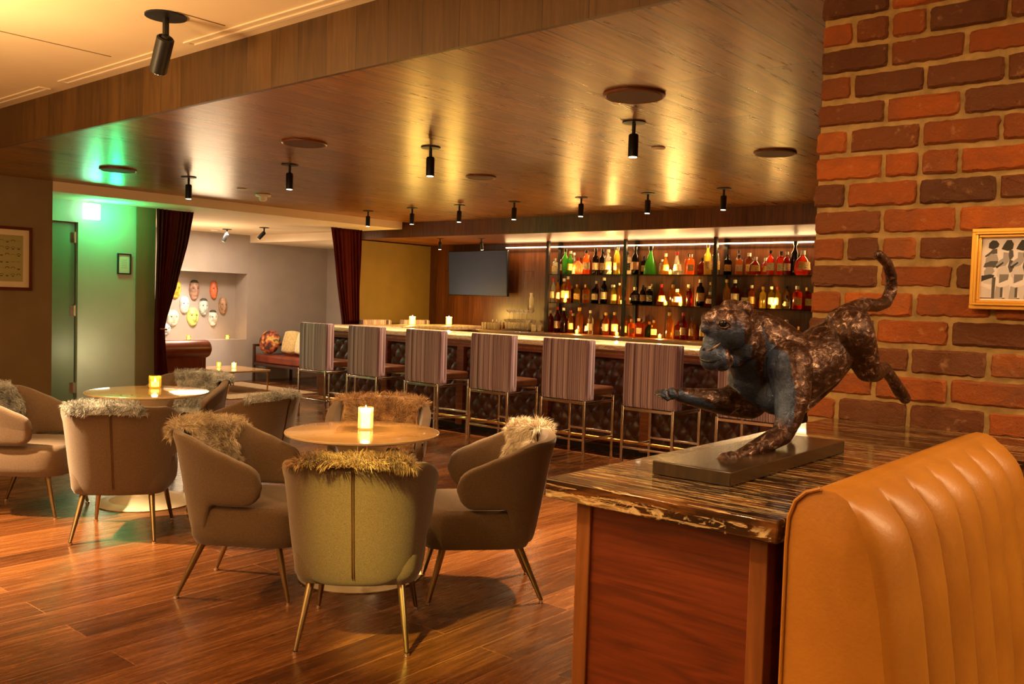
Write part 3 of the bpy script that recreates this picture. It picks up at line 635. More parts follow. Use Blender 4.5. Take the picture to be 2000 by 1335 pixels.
led = tag(boxo('light_strip', -8.72, -2.6, 10.150, 10.170, 2.225, 2.24, M['led']), 'glowing warm light strip along the top of the bottle wall', 'light strip')
for x0, x1 in ((-8.7, -6.7), (-6.7, -4.7), (-4.7, -2.7)): area('strip_light', ((x0+x1)/2, 10.12, 2.21), x1-x0, 12, (1, .62, .26), (math.radians(-28), 0, 0), .03)

# ------------------------------------------------------------------ bottles
PROF = {
 'tall': ([(.002, 0), (.034, 0), (.037, .006), (.037, .17), (.034, .19), (.018, .215), (.013, .235), (.013, .285)], .29),
 'shouldered': ([(.002, 0), (.038, 0), (.040, .006), (.040, .155), (.034, .185), (.016, .20), (.014, .205), (.014, .255)], .26),
 'square': ([(.002, 0), (.040, 0), (.044, .005), (.044, .145), (.038, .165), (.016, .175), (.014, .18), (.014, .215)], .22),
 'squat': ([(.002, 0), (.045, 0), (.058, .02), (.060, .06), (.052, .11), (.022, .14), (.014, .15), (.014, .18)], .185),
 'decanter': ([(.002, 0), (.052, 0), (.056, .008), (.045, .08), (.025, .14), (.013, .17), (.013, .215)], .22),
 'slim': ([(.002, 0), (.026, 0), (.028, .005), (.028, .20), (.022, .225), (.012, .25), (.012, .30)], .305)}
protos = {}
def bottle(kind, col, cap, lab_m, X, Y, Z, s, label, group):
    key = (kind, col, cap, lab_m)
    if key in protos: r = copy_tree(protos[key])
    else:
        prof, top = PROF[kind]; n = 20
        r = MB().lathe(prof, n).build('bottle', M['glass_'+col])
        if kind == 'square':
            for v in r.data.vertices:
                rr = math.hypot(v.co.x, v.co.y)
                if rr > .02:
                    k = min(1/max(abs(v.co.x/rr), abs(v.co.y/rr)), 1.3); v.co.x *= k*.92; v.co.y *= k*.92
        nr = prof[-1][0]
        cp = MB().lathe([(.002, top-.032), (nr+.004, top-.032), (nr+.004, top), (.002, top+.001)], 14).build('cap', M['cap_'+cap], r)
        if lab_m:
            rr = max(p[0] for p in prof)+.0012; z0, z1 = (.05, .13) if kind in ('tall', 'shouldered', 'slim') else (.04, .10)
            if kind == 'square': b = MB().box(-.034, .034, -.0425, -.0412, z0, z1+.01)
            else:
                if kind in ('squat', 'decanter'): b = MB().grid(lambda u, v: ((.002+rr*(1-.10*v if kind == 'squat' else .93-.22*v))*math.sin((u-.5)*1.7), -(.002+rr*(1-.10*v if kind == 'squat' else .93-.22*v))*math.cos((u-.5)*1.7), z0+(z1-z0)*v), 10, 3)
                else: b = MB().grid(lambda u, v: (rr*math.sin((u-.5)*2.4), -rr*math.cos((u-.5)*2.4), z0+(z1-z0)*v), 10, 1)
            b.build('paper_label', M['label_'+lab_m], r)
        protos[key] = r
    r.location = (X, Y, Z); r.scale = (s, s, s); r.rotation_euler = (0, 0, .65+random.uniform(-.2, .2))
    tag(r, label, 'bottle', group); return r
def px2X(x, y=9.99):   # shelf position of a bottle read off the picture's scale
    a = (x-1000)/1755.285; fx, fy = F.x+R.x*a, F.y+R.y*a; return fx/fy*y
# (position, shape, colour, cap, paper label, size)
SH = {
 ('left bay', 'top shelf', 1.84): [(1079, 'square', 'clear', 'white', 'cream', .82), (1088, 'shouldered', 'dark red', 'black', None, .9), (1099, 'tall', 'green', 'black', None, .98), (1109, 'tall', 'green', 'white', 'gold', .9), (1124, 'squat', 'red', 'red', None, 1), (1140, 'shouldered', 'orange', 'black', None, 1.02), (1158, 'tall', 'black', 'black', 'cream', .98), (1168, 'tall', 'black', 'black', 'cream', .96), (1182, 'shouldered', 'clear', 'white', 'gold', 1.05), (1191, 'slim', 'yellow', 'black', None, .98), (1201, 'slim', 'yellow', 'white', 'gold', .96), (1213, 'square', 'clear', 'black', 'black', 1.15)],
 ('left bay', 'middle shelf', 1.45): [(1077, 'tall', 'clear', 'red', 'cream', .93), (1086, 'slim', 'amber', 'black', None, .85), (1095, 'shouldered', 'amber', 'white', 'gold', 1.05), (1106, 'tall', 'orange', 'white', None, 1.02), (1117, 'square', 'yellow', 'gold', 'gold', .95), (1141, 'square', 'brown', 'gold', 'gold', .93), (1159, 'square', 'black', 'black', 'cream', .95), (1176, 'tall', 'black', 'white', 'cream', .98), (1186, 'square', 'clear', 'white', 'cream', .95), (1195, 'shouldered', 'yellow', 'white', None, .8), (1203, 'slim', 'amber', 'white', None, .75)],
 ('left bay', 'counter', 1.03): [(1074, 'shouldered', 'dark red', 'white', None, .95), (1087, 'tall', 'dark red', 'red', None, 1), (1099, 'tall', 'dark red', 'white', None, .98), (1113, 'tall', 'amber', 'red', None, .88), (1130, 'shouldered', 'amber', 'gold', None, 1.12), (1142, 'squat', 'orange', 'gold', None, .9), (1151, 'tall', 'clear', 'white', 'cream', .95), (1182, 'shouldered', 'orange', 'gold', None, .95), (1199, 'shouldered', 'orange', 'gold', 'gold', .98), (1208, 'square', 'amber', 'gold', None, 1.0)],
 ('middle bay', 'top shelf', 1.84): [(1235, 'tall', 'black', 'black', 'pink', 1.02), (1246, 'square', 'black', 'black', 'gold', .9), (1265, 'decanter', 'green', 'black', None, 1.35), (1278, 'square', 'clear', 'white', 'gold', .75), (1294, 'decanter', 'amber', 'white', 'gold', 1.0), (1313, 'decanter', 'clear', 'red', 'cream', 1.08), (1330, 'square', 'orange', 'black', None, 1), (1343, 'square', 'orange', 'white', None, .95), (1360, 'squat', 'dark red', 'black', None, .95), (1376, 'tall', 'yellow', 'white', 'gold', 1.05), (1386, 'tall', 'clear', 'white', 'gold', 1.08)],
 ('middle bay', 'middle shelf', 1.45): [(1237, 'squat', 'black', 'white', 'black', 1), (1252, 'shouldered', 'black', 'black', 'gold', .8), (1265, 'square', 'black', 'white', 'black', .9), (1288, 'decanter', 'red', 'red', None, 1), (1304, 'square', 'amber', 'gold', None, 1), (1317, 'squat', 'amber', 'white', 'cream', 1.1), (1343, 'shouldered', 'dark red', 'gold', None, .8), (1364, 'shouldered', 'black', 'white', 'gold', 1.05), (1383, 'squat', 'red', 'white', 'cream', .8)],
 ('middle bay', 'counter', 1.03): [(1232, 'square', 'orange', 'gold', 'gold', .85), (1246, 'square', 'orange', 'white', None, .9), (1258, 'squat', 'green', 'gold', None, .9), (1276, 'square', 'amber', 'gold', 'gold', .85), (1306, 'shouldered', 'amber', 'gold', None, 1.05), (1316, 'square', 'red', 'red', None, .85), (1333, 'tall', 'dark red', 'red', 'cream', .95), (1351, 'shouldered', 'amber', 'black', 'gold', .88), (1372, 'shouldered', 'brown', 'gold', 'gold', .9)],
 ('right bay', 'top shelf', 1.84): [(1415, 'square', 'black', 'black', 'gold', .93), (1437, 'square', 'brown', 'black', None, .9), (1448, 'square', 'brown', 'white', 'gold', 1.0), (1469, 'squat', 'dark red', 'white', None, .95), (1479, 'squat', 'red', 'white', 'gold', 1.0), (1498, 'shouldered', 'red', 'black', None, .9), (1513, 'square', 'red', 'black', 'cream', 1.05), (1530, 'shouldered', 'dark red', 'white', None, .85), (1540, 'tall', 'black', 'black', None, 1.12), (1560, 'squat', 'red', 'white', None, 1.3)],
 ('right bay', 'middle shelf', 1.45): [(1415, 'tall', 'amber', 'gold', None, .95), (1431, 'shouldered', 'dark red', 'white', None, 1.05), (1440, 'squat', 'dark red', 'black', 'cream', 1.1), (1464, 'shouldered', 'orange', 'white', 'gold', .85), (1486, 'shouldered', 'yellow', 'gold', None, .8), (1497, 'shouldered', 'yellow', 'white', None, .82), (1515, 'shouldered', 'yellow', 'red', 'gold', .8), (1529, 'squat', 'clear', 'black', None, .7), (1553, 'square', 'red', 'white', 'gold', 1.0), (1564, 'square', 'red', 'gold', None, .95)],
 ('right bay', 'counter', 1.03): [(1420, 'tall', 'amber', 'gold', None, .95), (1440, 'square', 'red', 'gold', None, .95), (1462, 'tall', 'amber', 'white', None, .9), (1485, 'square', 'brown', 'gold', 'gold', .9), (1510, 'shouldered', 'amber', 'gold', None, .9), (1535, 'decanter', 'clear', 'white', None, 1.1), (1560, 'squat', 'amber', 'gold', None, 1)],
}
PL = {(a, b_): a.replace('middle', 'centre')+' '+b_ for a in ('left bay', 'middle bay', 'right bay') for b_ in ('top shelf', 'middle shelf', 'counter')}
KN = {'tall': 'tall', 'shouldered': 'rounded', 'square': 'square', 'squat': 'squat', 'decanter': 'cone-shaped', 'slim': 'slim'}
CN = {'cream': 'cream label', 'gold': 'gold label', 'black': 'black label', 'pink': 'pink label', None: 'no label'}
RAD = {'tall': .037, 'shouldered': .040, 'square': .050, 'squat': .060, 'decanter': .056, 'slim': .028}
for (bay, shelf, z), items in SH.items():
    occ = []
    where = ('on the %s' % shelf) if shelf != 'counter' else 'on the back counter'
    for i, (px, kind, col, cap, lb, s) in enumerate(items):
        if lb is None and i % 2 and col != 'black': lb = ('gold', 'cream', 'cream')[i % 3]
        lab = '%s %s bottle, %s, %s from left in front, %s' % (col, KN[kind], CN[lb], ordw[i], PL[bay, shelf])
        bs_ = s*1.22; X_ = px2X(px)
        for tries in range(12):
            r_ = RAD[kind]*bs_; y_ = next((y for y in (9.99, 10.03, 10.07, 10.11) if y+r_ < 10.185 and all((X_-a)**2+(y-b_)**2 > (r_+c+.002)**2 for a, b_, c in occ)), None)
            if y_ is not None: break
            bs_ *= .96; X_ += .004
        if y_ is None: y_ = 9.99
        occ.append((X_, y_, r_))
        bottle(kind, col, cap, lb, X_, y_, z+.0005, bs_, lab, 'bottles %s, %s' % (where, bay))
    # second row standing behind
    xs = [px2X(p[0]) for p in items]
    cols = ['amber', 'orange', 'brown', 'red', 'clear', 'dark red']; kinds = ['shouldered', 'square', 'tall', 'squat']
    for i in range(len(xs)-1):
        if xs[i+1]-xs[i] < .075 or (bay == 'right bay' and shelf == 'counter'): continue
        col = cols[(i*5+len(items)+int(z*10)) % 6]; kind = kinds[(i*3+len(items)) % 4]
        X_ = (xs[i]+xs[i+1])/2; r_ = RAD[kind]*1.05
        if any((X_-a)**2+(10.13-b_)**2 < (r_+c)**2 for a, b_, c in occ): continue
        occ.append((X_, 10.13, r_))
        bottle(kind, col, ['black', 'gold', 'white'][i % 3], None, X_, 10.13, z+.0005, 1.05, '%s %s bottle behind and right of the %s front bottle, %s' % (col, KN[kind].replace('rounded', 'round'), ordw[i], PL[bay, shelf]), 'bottles %s, %s' % (where, bay))
shelf_c = [(1128, 1.03, 'left bay on the back counter among the amber bottles'), (1212, 1.45, 'left bay middle shelf beside the post'), (1297, 1.45, 'middle bay middle shelf'), (1304, 1.84, 'middle bay top shelf'), (1290, 1.03, 'middle bay on the back counter'), (1326, 1.45, 'middle bay middle shelf, right of the other one'), (1507, 1.45, 'right bay middle shelf'), (1116, 1.84, 'left bay top shelf by the red bottle'), (1101, 1.45, 'left bay middle shelf, low between bottles'), (1186, 1.84, 'left bay top shelf by the pale bottles'), (1206, 1.03, 'left bay on the back counter, right end'), (1448, 1.03, 'right bay on the back counter')]
for x, z, w_ in shelf_c:
    votive('tealight', (px2X(x, 9.925), 9.925 if z > 1.1 else 9.90, z), .026, .05, 'votive_yellow', 'small glowing tealight, '+w_, 7, wax=.6, group='tealights among the bottles', col=(1, .55, .14))

# glassware at the left of the back counter
gl = glass('clear_glass', (1, .96, .86), .55, .03)
def coupe():
    return MB().lathe([(.030, 0), (.031, .003), (.005, .008), (.0035, .02), (.0035, .085), (.008, .092), (.035, .108), (.045, .13), (.046, .14), (.044, .14), (.034, .112), (.004, .096)], 18)
def tumbler(): return MB().lathe([(.028, 0), (.033, .002), (.038, .10), (.036, .10), (.031, .008), (.002, .008)], 18)
c0 = None; tray = tag(boxo('glass_rack', -8.36, -7.86, 9.68, 9.98, 1.031, 1.05, M['dark_metal'], bevel=.003), 'dark rack holding stacked stemmed glasses beside the bottle wall', 'rack')
k = 0
for lay, (n, zz) in enumerate(((6, 1.05), (6, 1.19))):
    for j in range(2):
        for i in range(n-lay):
            if c0 is None: o = c0 = coupe().build('coupe_glass', gl)
            else: o = c0.copy(); COL.objects.link(o)
            o.location = (-8.30+.075*i+.035*lay, 9.74+j*.12, zz); k += 1
            tag(o, 'clear stemmed rack glass, %s row, %s tier, %s from left' % (['front', 'rear'][j], ['lower', 'upper'][lay], ordw[i]), 'glass', 'stemmed glasses in the rack')
t0_ = None
for i, (x, y) in enumerate(((-7.80, 9.72), (-7.79, 9.83), (-8.44, 9.7), (-8.53, 9.7), (-8.62, 9.72), (-8.71, 9.70))):
    if t0_ is None: o = t0_ = tumbler().build('tumbler', gl)
    else: o = t0_.copy(); COL.objects.link(o)
    o.location = (x, y, 1.03)
    tag(o, ['front clear tumbler between the glass rack and the bottles', 'rear clear tumbler between the glass rack and the bottles', 'clear tumbler just left of the glass rack', 'second clear tumbler left of the glass rack', 'third clear tumbler left of the glass rack', 'leftmost clear tumbler on the back counter'][i], 'glass', 'tumblers on the back counter')
tag(MB().lathe([(.04, 0), (.045, .01), (.045, .16), (.03, .19), (.028, .23), (.031, .24), (.026, .24), (.002, .02)], 20, (-8.02, 9.62+.3, 1.33)).build('glass_jug', gl), 'clear glass jug standing highest over the glass rack', 'jug').location.z = 0
for i in range(4):
    o = MB().lathe([(.002, 0), (.018, 0), (.019, .05), (.008, .075), (.007, .11), (.002, .11)], 12, (-8.66+.07*i, 9.84, 1.03)).build('bitters_bottle', M['glass_brown'])
    tag(o, 'small bitters bottle with pale cap behind the tumblers, %s from left' % ordw[i], 'bottle', 'small bitters bottles on the back counter')
    MB().lathe([(.002, 0), (.009, 0), (.007, .03), (.002, .032)], 10, (-8.66+.07*i, 9.84, 1.141)).build('cap', M['cap_white'], o)

# television
t = empty('television', (-9.18, 10.06, 1.85), 0, 'flat television with a blank blue-grey screen on the dark wood wall', 'television')
MB().box(-.60, .60, -.025, .02, -.34, .34).build('casing', M['tv_body'], t, bevel=.006)
MB().box(-.585, .585, -.0285, -.025, -.325, .325).build('screen', M['tv_screen'], t, smooth=False)
boxo('wall_bracket', -.15, .15, .02, .11, -.1, .1, M['black_metal'], t)
t.rotation_euler = (math.radians(3), 0, 0)

# ------------------------------------------------------------------ curtains
def curtain(name, X, yl, yr, z0, z1, lab, folds=9, amp=.035):
    """yl, yr: edge position as functions of height"""
    t = empty(name, (0, 0, 0), 0, lab, 'curtain', 'red velvet curtains at the lounge opening')
    def fn(u, v):
        z = z0+(z1-z0)*v; a, b = yl(z), yr(z); w_ = b-a
        return (X+amp*(.55+.45*math.sin(u*7.3+1))*math.sin(u*folds*2*PI+1.1*math.sin(v*3+u*4)+.9*math.sin(u*9)), a+w_*u, z)
    o = MB().grid(fn, folds*14, 40).build('drape', M['velvet'], t, angle=80)
    s = o.modifiers.new('thick', 'SOLIDIFY'); s.thickness = .006
    return t
lerp = lambda z, pts: next((a[1]+(b[1]-a[1])*(z-a[0])/(b[0]-a[0]) for a, b in zip(pts[:-1], pts[1:]) if a[0] <= z <= b[0]), pts[-1][1])
t = curtain('curtain', -9.955, lambda z: 5.345, lambda z: lerp(z, [(0, 5.54), (.45, 5.50), (.85, 5.455), (1.0, 5.445), (1.12, 5.47), (1.5, 5.60), (2.0, 5.73), (2.4, 5.80)]), .01, 2.395, 'dark red velvet curtain tied back at the left side of the lounge opening')
MB().tube([(-9.90, 5.37, 1.0), (-9.895, 5.41, 1.0), (-9.91, 5.46, .995)], .012, 8).build('tieback', M['brass'], t)
t = curtain('curtain', -10.02, lambda z: lerp(z, [(0, 8.16), (.9, 8.17), (1.1, 8.16), (1.6, 8.06), (2.4, 7.93)]), lambda z: 8.47, .01, 2.395, 'dark red velvet curtain gathered at the right side of the lounge opening', 8)
MB().tube([(-9.97, 8.15, 1.0), (-9.96, 8.3, .99), (-9.97, 8.48, 1.0)], .012, 8).build('tieback', M['brass'], t)

# ------------------------------------------------------------------ lounge
t = empty('leather_armchair', (-11.15, 6.33, 0), 0, 'brown leather armchair with a rolled back behind the tied curtain', 'armchair')
MB().box(-.78, .02, -.40, .38, .08, .38).build('base', M['leather_brown'], t, bevel=.03)
MB().box(-.72, -.12, -.30, .30, .38, .50).build('seat_cushion', M['leather_brown'], t, bevel=.04, seg=3)
MB().box(-.16, -.01, -.38, .36, .3, .66).tube([(-.06, -.45, .665), (-.06, -.43, .665), (-.06, .42, .665), (-.06, .455, .665), (-.06, .47, .665)], [.08, .125, .125, .11, .07], 24).build('backrest', M['leather_brown'], t, bevel=.01)
for sy in (-1, 1): MB().box(-.76, -.1, sy*.40-.06, sy*.40+.06, .3, .62).tube([(-.78, sy*.40, .62), (-.1, sy*.40, .62)], .09, 16).build('armrest', M['leather_brown'], t, bevel=.01)
for sx in (-.72, 0):
    for sy in (-.38, .38): MB().lathe([(.02, 0), (.03, .08)], 10, (sx, sy, 0)).build('leg', M['sofa_frame'], t)
tag(boxo('rug', -12.7, -10.7, 6.82, 8.3, .0005, .012, M['rug'], bevel=.004), 'beige woven rug under the coffee table in the lounge', 'rug')
t = empty('coffee_table', (-11.75, 7.5, .012), 0, 'low pale-topped coffee table with brass legs in the lounge', 'coffee table')
MB().box(-.48, .48, -.36, .36, .288, .315).build('table_top', M['table_top'], t, bevel=.005)
for sx in (-.45, .45):
    for sy in (-.33, .33): MB().tube([(sx, sy, 0), (sx, sy, .288)], .012, 8).build('leg', M['brass'], t)
t = empty('sofa', (-12.0, 9.0, 0), 0, 'brown lounge sofa with a slim dark frame against the back of the lounge', 'sofa')
MB().box(-.85, .85, -.35, .35, .30, .44).build('seat', M['leather_brown'], t, bevel=.03); MB().box(-.85, .85, .22, .38, .40, .82).build('backrest', M['leather_brown'], t, bevel=.04)
b = MB()
for sx in (-.86, .86): b.box(sx-.02, sx+.02, -.38, .40, .57, .61).box(sx-.02, sx+.02, -.38, -.34, 0, .57).box(sx-.02, sx+.02, .36, .40, 0, .57)
b.box(-.86, .86, -.38, -.34, .26, .30).build('frame', M['sofa_frame'], t, bevel=.005)
for x, y, m_, lab in ((-12.25, 8.93, 'cushion_gold', 'gold square cushion on the lounge sofa, beside the round patterned one'), (-11.88, 8.92, 'cushion_pale', 'pale yellow square cushion on the lounge sofa'), (-11.5, 8.94, 'cushion_pale', 'pale cushion on the lounge sofa, half behind the first bar stool')):
    o = MB().ball((0, 0, 0), 1, 24, 16)
    vs = []
    for p in o.v:
        q = Vector(p); k = 1/max(abs(q.x), abs(q.z), .55)**.75; vs.append((q.x*k*.19, q.y*.065, q.z*k*.19))
    o.v = vs; o = o.build('cushion', M[m_]); o.location = (x, y, .665); o.rotation_euler = (math.radians(-14), 0, 0); tag(o, lab, 'cushion', 'cushions on the lounge sofa')
o = MB().ball((0, 0, 0), (.2, .1, .2), 24, 14).build('cushion', M['cushion_pattern']); o.location = (-12.66, 8.80, .65); o.rotation_euler = (math.radians(-10), 0, .3); tag(o, 'round dark patterned cushion with red and ochre at the left end of the lounge sofa', 'cushion', 'cushions on the lounge sofa')
votive('tealight', (-12.0, 7.45, .327), .034, .075, 'votive_yellow', 'yellow tealight on the lounge coffee table, left of two', 1.2, wax=.5, group='lounge tealights')
votive('tealight', (-11.75, 7.55, .327), .034, .08, 'votive_frost', 'bright tealight on the lounge coffee table, right of two', 1.6, wax=.7, group='lounge tealights')
votive('tealight', (-13.08, 7.58, .68), .034, .07, 'votive_yellow', 'yellow tealight on the niche sill just above the leather armchair', .8, wax=.5, group='lounge tealights')
votive('tealight', (-13.08, 8.27, .68), .034, .07, 'votive_yellow', 'yellow tealight on the niche sill at its right end', .8, wax=.5, group='lounge tealights')
# masks
MK = [(7.47, 1.475, (.75, .45, .04), 'ochre yellow mask, top left of the niche', .12, .15), (7.80, 1.47, (.36, .20, .13), 'brown and pink mask with a dark crown, top middle of the niche', .11, .16), (8.15, 1.48, (.62, .16, .06), 'plain orange-red oval mask, top right of the niche', .085, .15),
      (7.63, 1.23, (.75, .68, .62), 'white long mask left of the dark-haired grey one', .10, .14), (7.97, 1.20, (.50, .53, .47), 'pale grey mask with dark hair in the middle of the niche', .10, .14), (8.32, 1.225, (.40, .23, .13), 'brown banded mask at the right side of the niche', .095, .14),
      (7.43, 1.02, (.62, .60, .48), 'pale mask with an ochre chin, lower left of the niche', .13, .13), (7.78, 1.04, (.55, .60, .16), 'green and white mask in the lower middle of the niche', .13, .15), (8.14, 1.02, (.78, .72, .60), 'cream mask with black hair, lower right of the niche', .095, .13), (7.30, .84, (.55, .58, .62), 'bluish white mask half hidden by the curtain, lowest of all', .12, .09)]
for i, (y, z, c, lab, a, h) in enumerate(MK):
    mm = noisy('mask_%d' % i, [(.35, tuple(q*.55 for q in c)), (.5, c), (.7, tuple(min(1, q*1.25) for q in c))], .5, 14, 2)
    X0 = XW-.35
    def fn(u, v):
        t = (u-.5)*PI; p = (v-.5)*PI; w_ = a*.82*(1-.22*max(0, .5-v)*2)*math.cos(p)**.7
        nose = .028*math.exp(-((u-.5)/.07)**2-((v-.47)/.13)**2); brow = .008*math.exp(-((v-.62)/.05)**2); eye = -.014*math.exp(-((abs(u-.5)-.16)/.07)**2-((v-.56)/.05)**2); mo = -.01*math.exp(-((u-.5)/.14)**2-((v-.26)/.03)**2)+.008*math.exp(-((u-.5)/.12)**2-((v-.21)/.04)**2)
        return (X0+.002+.07*math.cos(t)*math.cos(p)**.5+nose+brow+eye+mo, y+w_*math.sin(t), z+h*math.sin(p)*1.0)
    o = MB().grid(fn, 26, 26).build('wall_mask', mm); tag(o, lab, 'mask', 'painted masks hung in the niche')
    if i in (1, 4, 8):
        MB().grid(lambda u, v: (X0+.004+.078*math.cos((u-.5)*PI)*math.cos((.28+.22*v)*PI)**.5, y+a*.86*math.sin((u-.5)*PI)*math.cos((.26+.24*v)*PI)**.7, z+h*1.03*math.sin((.26+.24*v)*PI)), 18, 8).build('painted_hair', M['ink'], o)
    mat('hole_%d' % i, (.02, .015, .01), .8)
    b = MB()
    for sy in (-1, 1): b.ball((X0+.058, y+sy*a*.30, z+h*.17), (.008, a*.14, h*.06), 10, 6)
    b.ball((X0+.056, y, z-h*.52), (.008, a*.22, h*.05), 10, 6)
    b.build('eyes_and_mouth', M['ink'], o)

# ------------------------------------------------------------------ pictures
def picture(name, Y0, Y1, Z0, Z1, X, fw, matw, fm, lab, draw=None, gm='paper_cream', pm='paper_olive'):
    t = empty(name, (X, (Y0+Y1)/2, (Z0+Z1)/2), 0, lab, 'framed picture'); hy, hz = (Y1-Y0)/2, (Z1-Z0)/2
    b = MB(); b.box(0, .022, -hy, hy, hz-fw, hz).box(0, .022, -hy, hy, -hz, -hz+fw).box(0, .022, -hy, -hy+fw, -hz+fw, hz-fw).box(0, .022, hy-fw, hy, -hz+fw, hz-fw)
    b.build('frame', M[fm], t, bevel=.002)
    boxo('mount', .002, .008, -hy+fw, hy-fw, -hz+fw, hz-fw, M[gm], t)
    pr = boxo('print', .0082, .0095, -hy+fw+matw, hy-fw-matw, -hz+fw+matw, hz-fw-matw, M[pm], t)
    if draw: draw(pr, hy-fw-matw, hz-fw-matw)
    return t
def doodles(pr, hy, hz):
    b = MB(); rnd = random.Random(4)
    for i in range(7):
        for j in range(6):
            y = -hy+.05+i*(2*hy-.09)/6; z = -hz+.06+j*(2*hz-.12)/5; w_ = .018; k = rnd.choice((1, 1, 0, .5)); th = rnd.uniform(.0015, .0035)
            pts = [(.0105, y+w_*math.cos(a*PI/6), z+k*.014*math.sin(a*PI/6)) for a in range(7)]
            b.tube(pts, th, 5, flat=.4)
            if rnd.random() < .3: b.box(.0096, .0106, y-.010, y+.010, z-.012, z-.003)
    b.build('drawn_marks', M['ink'], pr)
picture('framed_print', 3.14, 3.705, 1.41, 2.02, -9.298, .028, .055, 'red_frame', 'dark red framed print of small drawn shapes on the brown left wall', doodles)
def lines(pr, hy, hz):
    b = MB()
    for j in range(5): b.box(.0096, .0102, -hy*.6, hy*.6, -hz*.5+j*hz*.24, -hz*.5+j*hz*.24+.004)
    b.build('printed_lines', M['ink_mid'], pr)
picture('framed_notice', 4.909, 5.068, 1.62, 1.855, -10.018, .014, .012, 'black_frame', 'small black framed notice on the green-lit wall beside the door', lines, 'paper_white', 'paper_white')
# framed black-and-white photograph on the brick wall (three women in hats, seen from behind and the side)
t = empty('framed_photograph', (-.405, 2.634, 1.572), 0, 'gold framed black and white photograph of people in hats on the brick wall', 'framed picture')
hx, hz = .213, .1065
for k, (o_, i_, y) in enumerate(((0, .010, -.014), (.010, .017, -.022), (.017, .024, -.016))):
    b = MB(); b.box(-hx+o_, hx-o_, y, .004, hz-i_, hz-o_).box(-hx+o_, hx-o_, y, .004, -hz+o_, -hz+i_).box(-hx+o_, -hx+i_, y, .004, -hz+i_, hz-i_).box(hx-i_, hx-o_, y, .004, -hz+i_, hz-i_)
    b.build('frame', M['gold_frame'], t, bevel=.0015)
boxo('mount', -hx+.02, hx-.02, -.004, .002, -hz+.02, hz-.02, M['paper_white'], t)
pp = boxo('print', -hx+.022, hx-.022, -.0055, -.004, -hz+.022, hz-.022, M['silver_5'], t)
b = MB()
def blob(cx, cz, rx, rz, k, y, n=18, sk=0):
    b.k = k; b.add([(cx+rx*math.cos(2*PI*i/n)+sk*rz*math.sin(2*PI*i/n), y, cz+rz*math.sin(2*PI*i/n)) for i in range(n)], [tuple(range(n))])
PA = [(0, [(380,380),(385,320),(430,278),(490,285),(527,330),(515,370),(470,395),(430,400)]), (1, [(440,400),(500,395),(505,460),(450,465),(340,510),(335,490),(400,440)]), (3, [(350,520),(420,460),(500,470),(525,540),(510,600),(440,640),(340,620)]), (1, [(320,640),(340,590),(420,560),(520,560),(520,620),(470,650),(400,660)]),
 (3, [(330,700),(370,640),(450,640),(480,700),(440,750),(340,760)]), (0, [(300,760),(420,740),(480,750),(470,780),(300,840)]), (4, [(320,830),(440,790),(460,870),(430,880),(330,860)]), (1, [(450,780),(500,780),(490,1060),(450,1060)]), (5, [(300,860),(430,920),(440,940),(300,880)]), (4, [(300,900),(440,950),(440,1060),(300,1060)])]
PB = [(1, [(680,400),(730,420),(740,500),(690,560),(670,480)]), (3, [(600,440),(670,450),(680,560),(640,620),(560,640),(500,620),(540,560),(600,520)]), (0, [(570,400),(600,340),(640,280),(700,278),(735,330),(725,400),(660,425)]), (0, [(500,640),(600,570),(610,590),(520,660)]), (1, [(690,540),(740,560),(760,680),(700,720),(670,640)]), (4, [(540,660),(640,620),(690,700),(690,780),(600,820),(520,760)]),
 (2, [(560,740),(690,740),(680,810),(560,860)]), (3, [(520,900),(600,920),(610,1070),(500,1070)]), (4, [(620,910),(700,880),(720,1070),(650,1070)]), (1, [(580,920),(615,910),(615,1050),(580,1050)]), (5, [(540,880),(690,830),(730,780),(740,820),(700,860),(560,910)])]
q_ = 0
for dx, P_ in [(0, PA)]+[(-10+200*k, PB) for k in range(0, 9)]:
    for k_, poly in P_:
        q_ += 1; b.k = k_; b.add([(-.213+((X_+dx)/7.025-21)*.0012, -.0057-q_*.00001, .106-(Y_/7.026-17)*.00136) for X_, Y_ in poly], [tuple(range(len(poly)))])
b.k = 1; b.add([(-hx+.025, -.0058, -.078), (hx-.025, -.0058, -.078), (hx-.025, -.0058, -.0755), (-hx+.025, -.0058, -.0755)], [(0, 1, 2, 3)])
b.build('pictured_figures', [M['silver_%d' % i] for i in range(6)], pp, smooth=False)

# ------------------------------------------------------------------ console with the sculpture
cz = empty('console_cabinet', (0, 0, 0), 0, 'wood console cabinet with a dark streaked stone top behind the booth', 'console')
MB().box(-.985, -.545, 1.275, 2.22, 1.098, 1.133).box(-.985, -.575, 2.22, 2.636, 1.098, 1.133).build('stone_top', M['streaked_stone'], cz, bevel=.003)
boxo('end_panel', -.905, -.602, 1.312, 1.325, .03, 1.098, M['veneer'], cz)
boxo('corner_post', -.935, -.905, 1.305, 1.335, 0, 1.098, M['frame_wood'], cz, bevel=.002); boxo('corner_post', -.602, -.572, 1.305, 1.335, 0, 1.098, M['frame_wood'], cz, bevel=.002)
boxo('carcass', -.93, -.582, 1.325, 2.636, .03, 1.098, M['veneer'], cz)
# stone ledge turning the corner along the brick wall
led_ = tag(MB().box(-.574, 1.2, 2.22, 2.636, 1.098, 1.133).build('stone_ledge', M['streaked_stone'], smooth=False), 'dark streaked stone ledge along the brick wall at the end of the booth', 'ledge')
boxo('body', -.574, 1.2, 2.24, 2.636, 0, 1.098, M['plinth_stone'], led_)
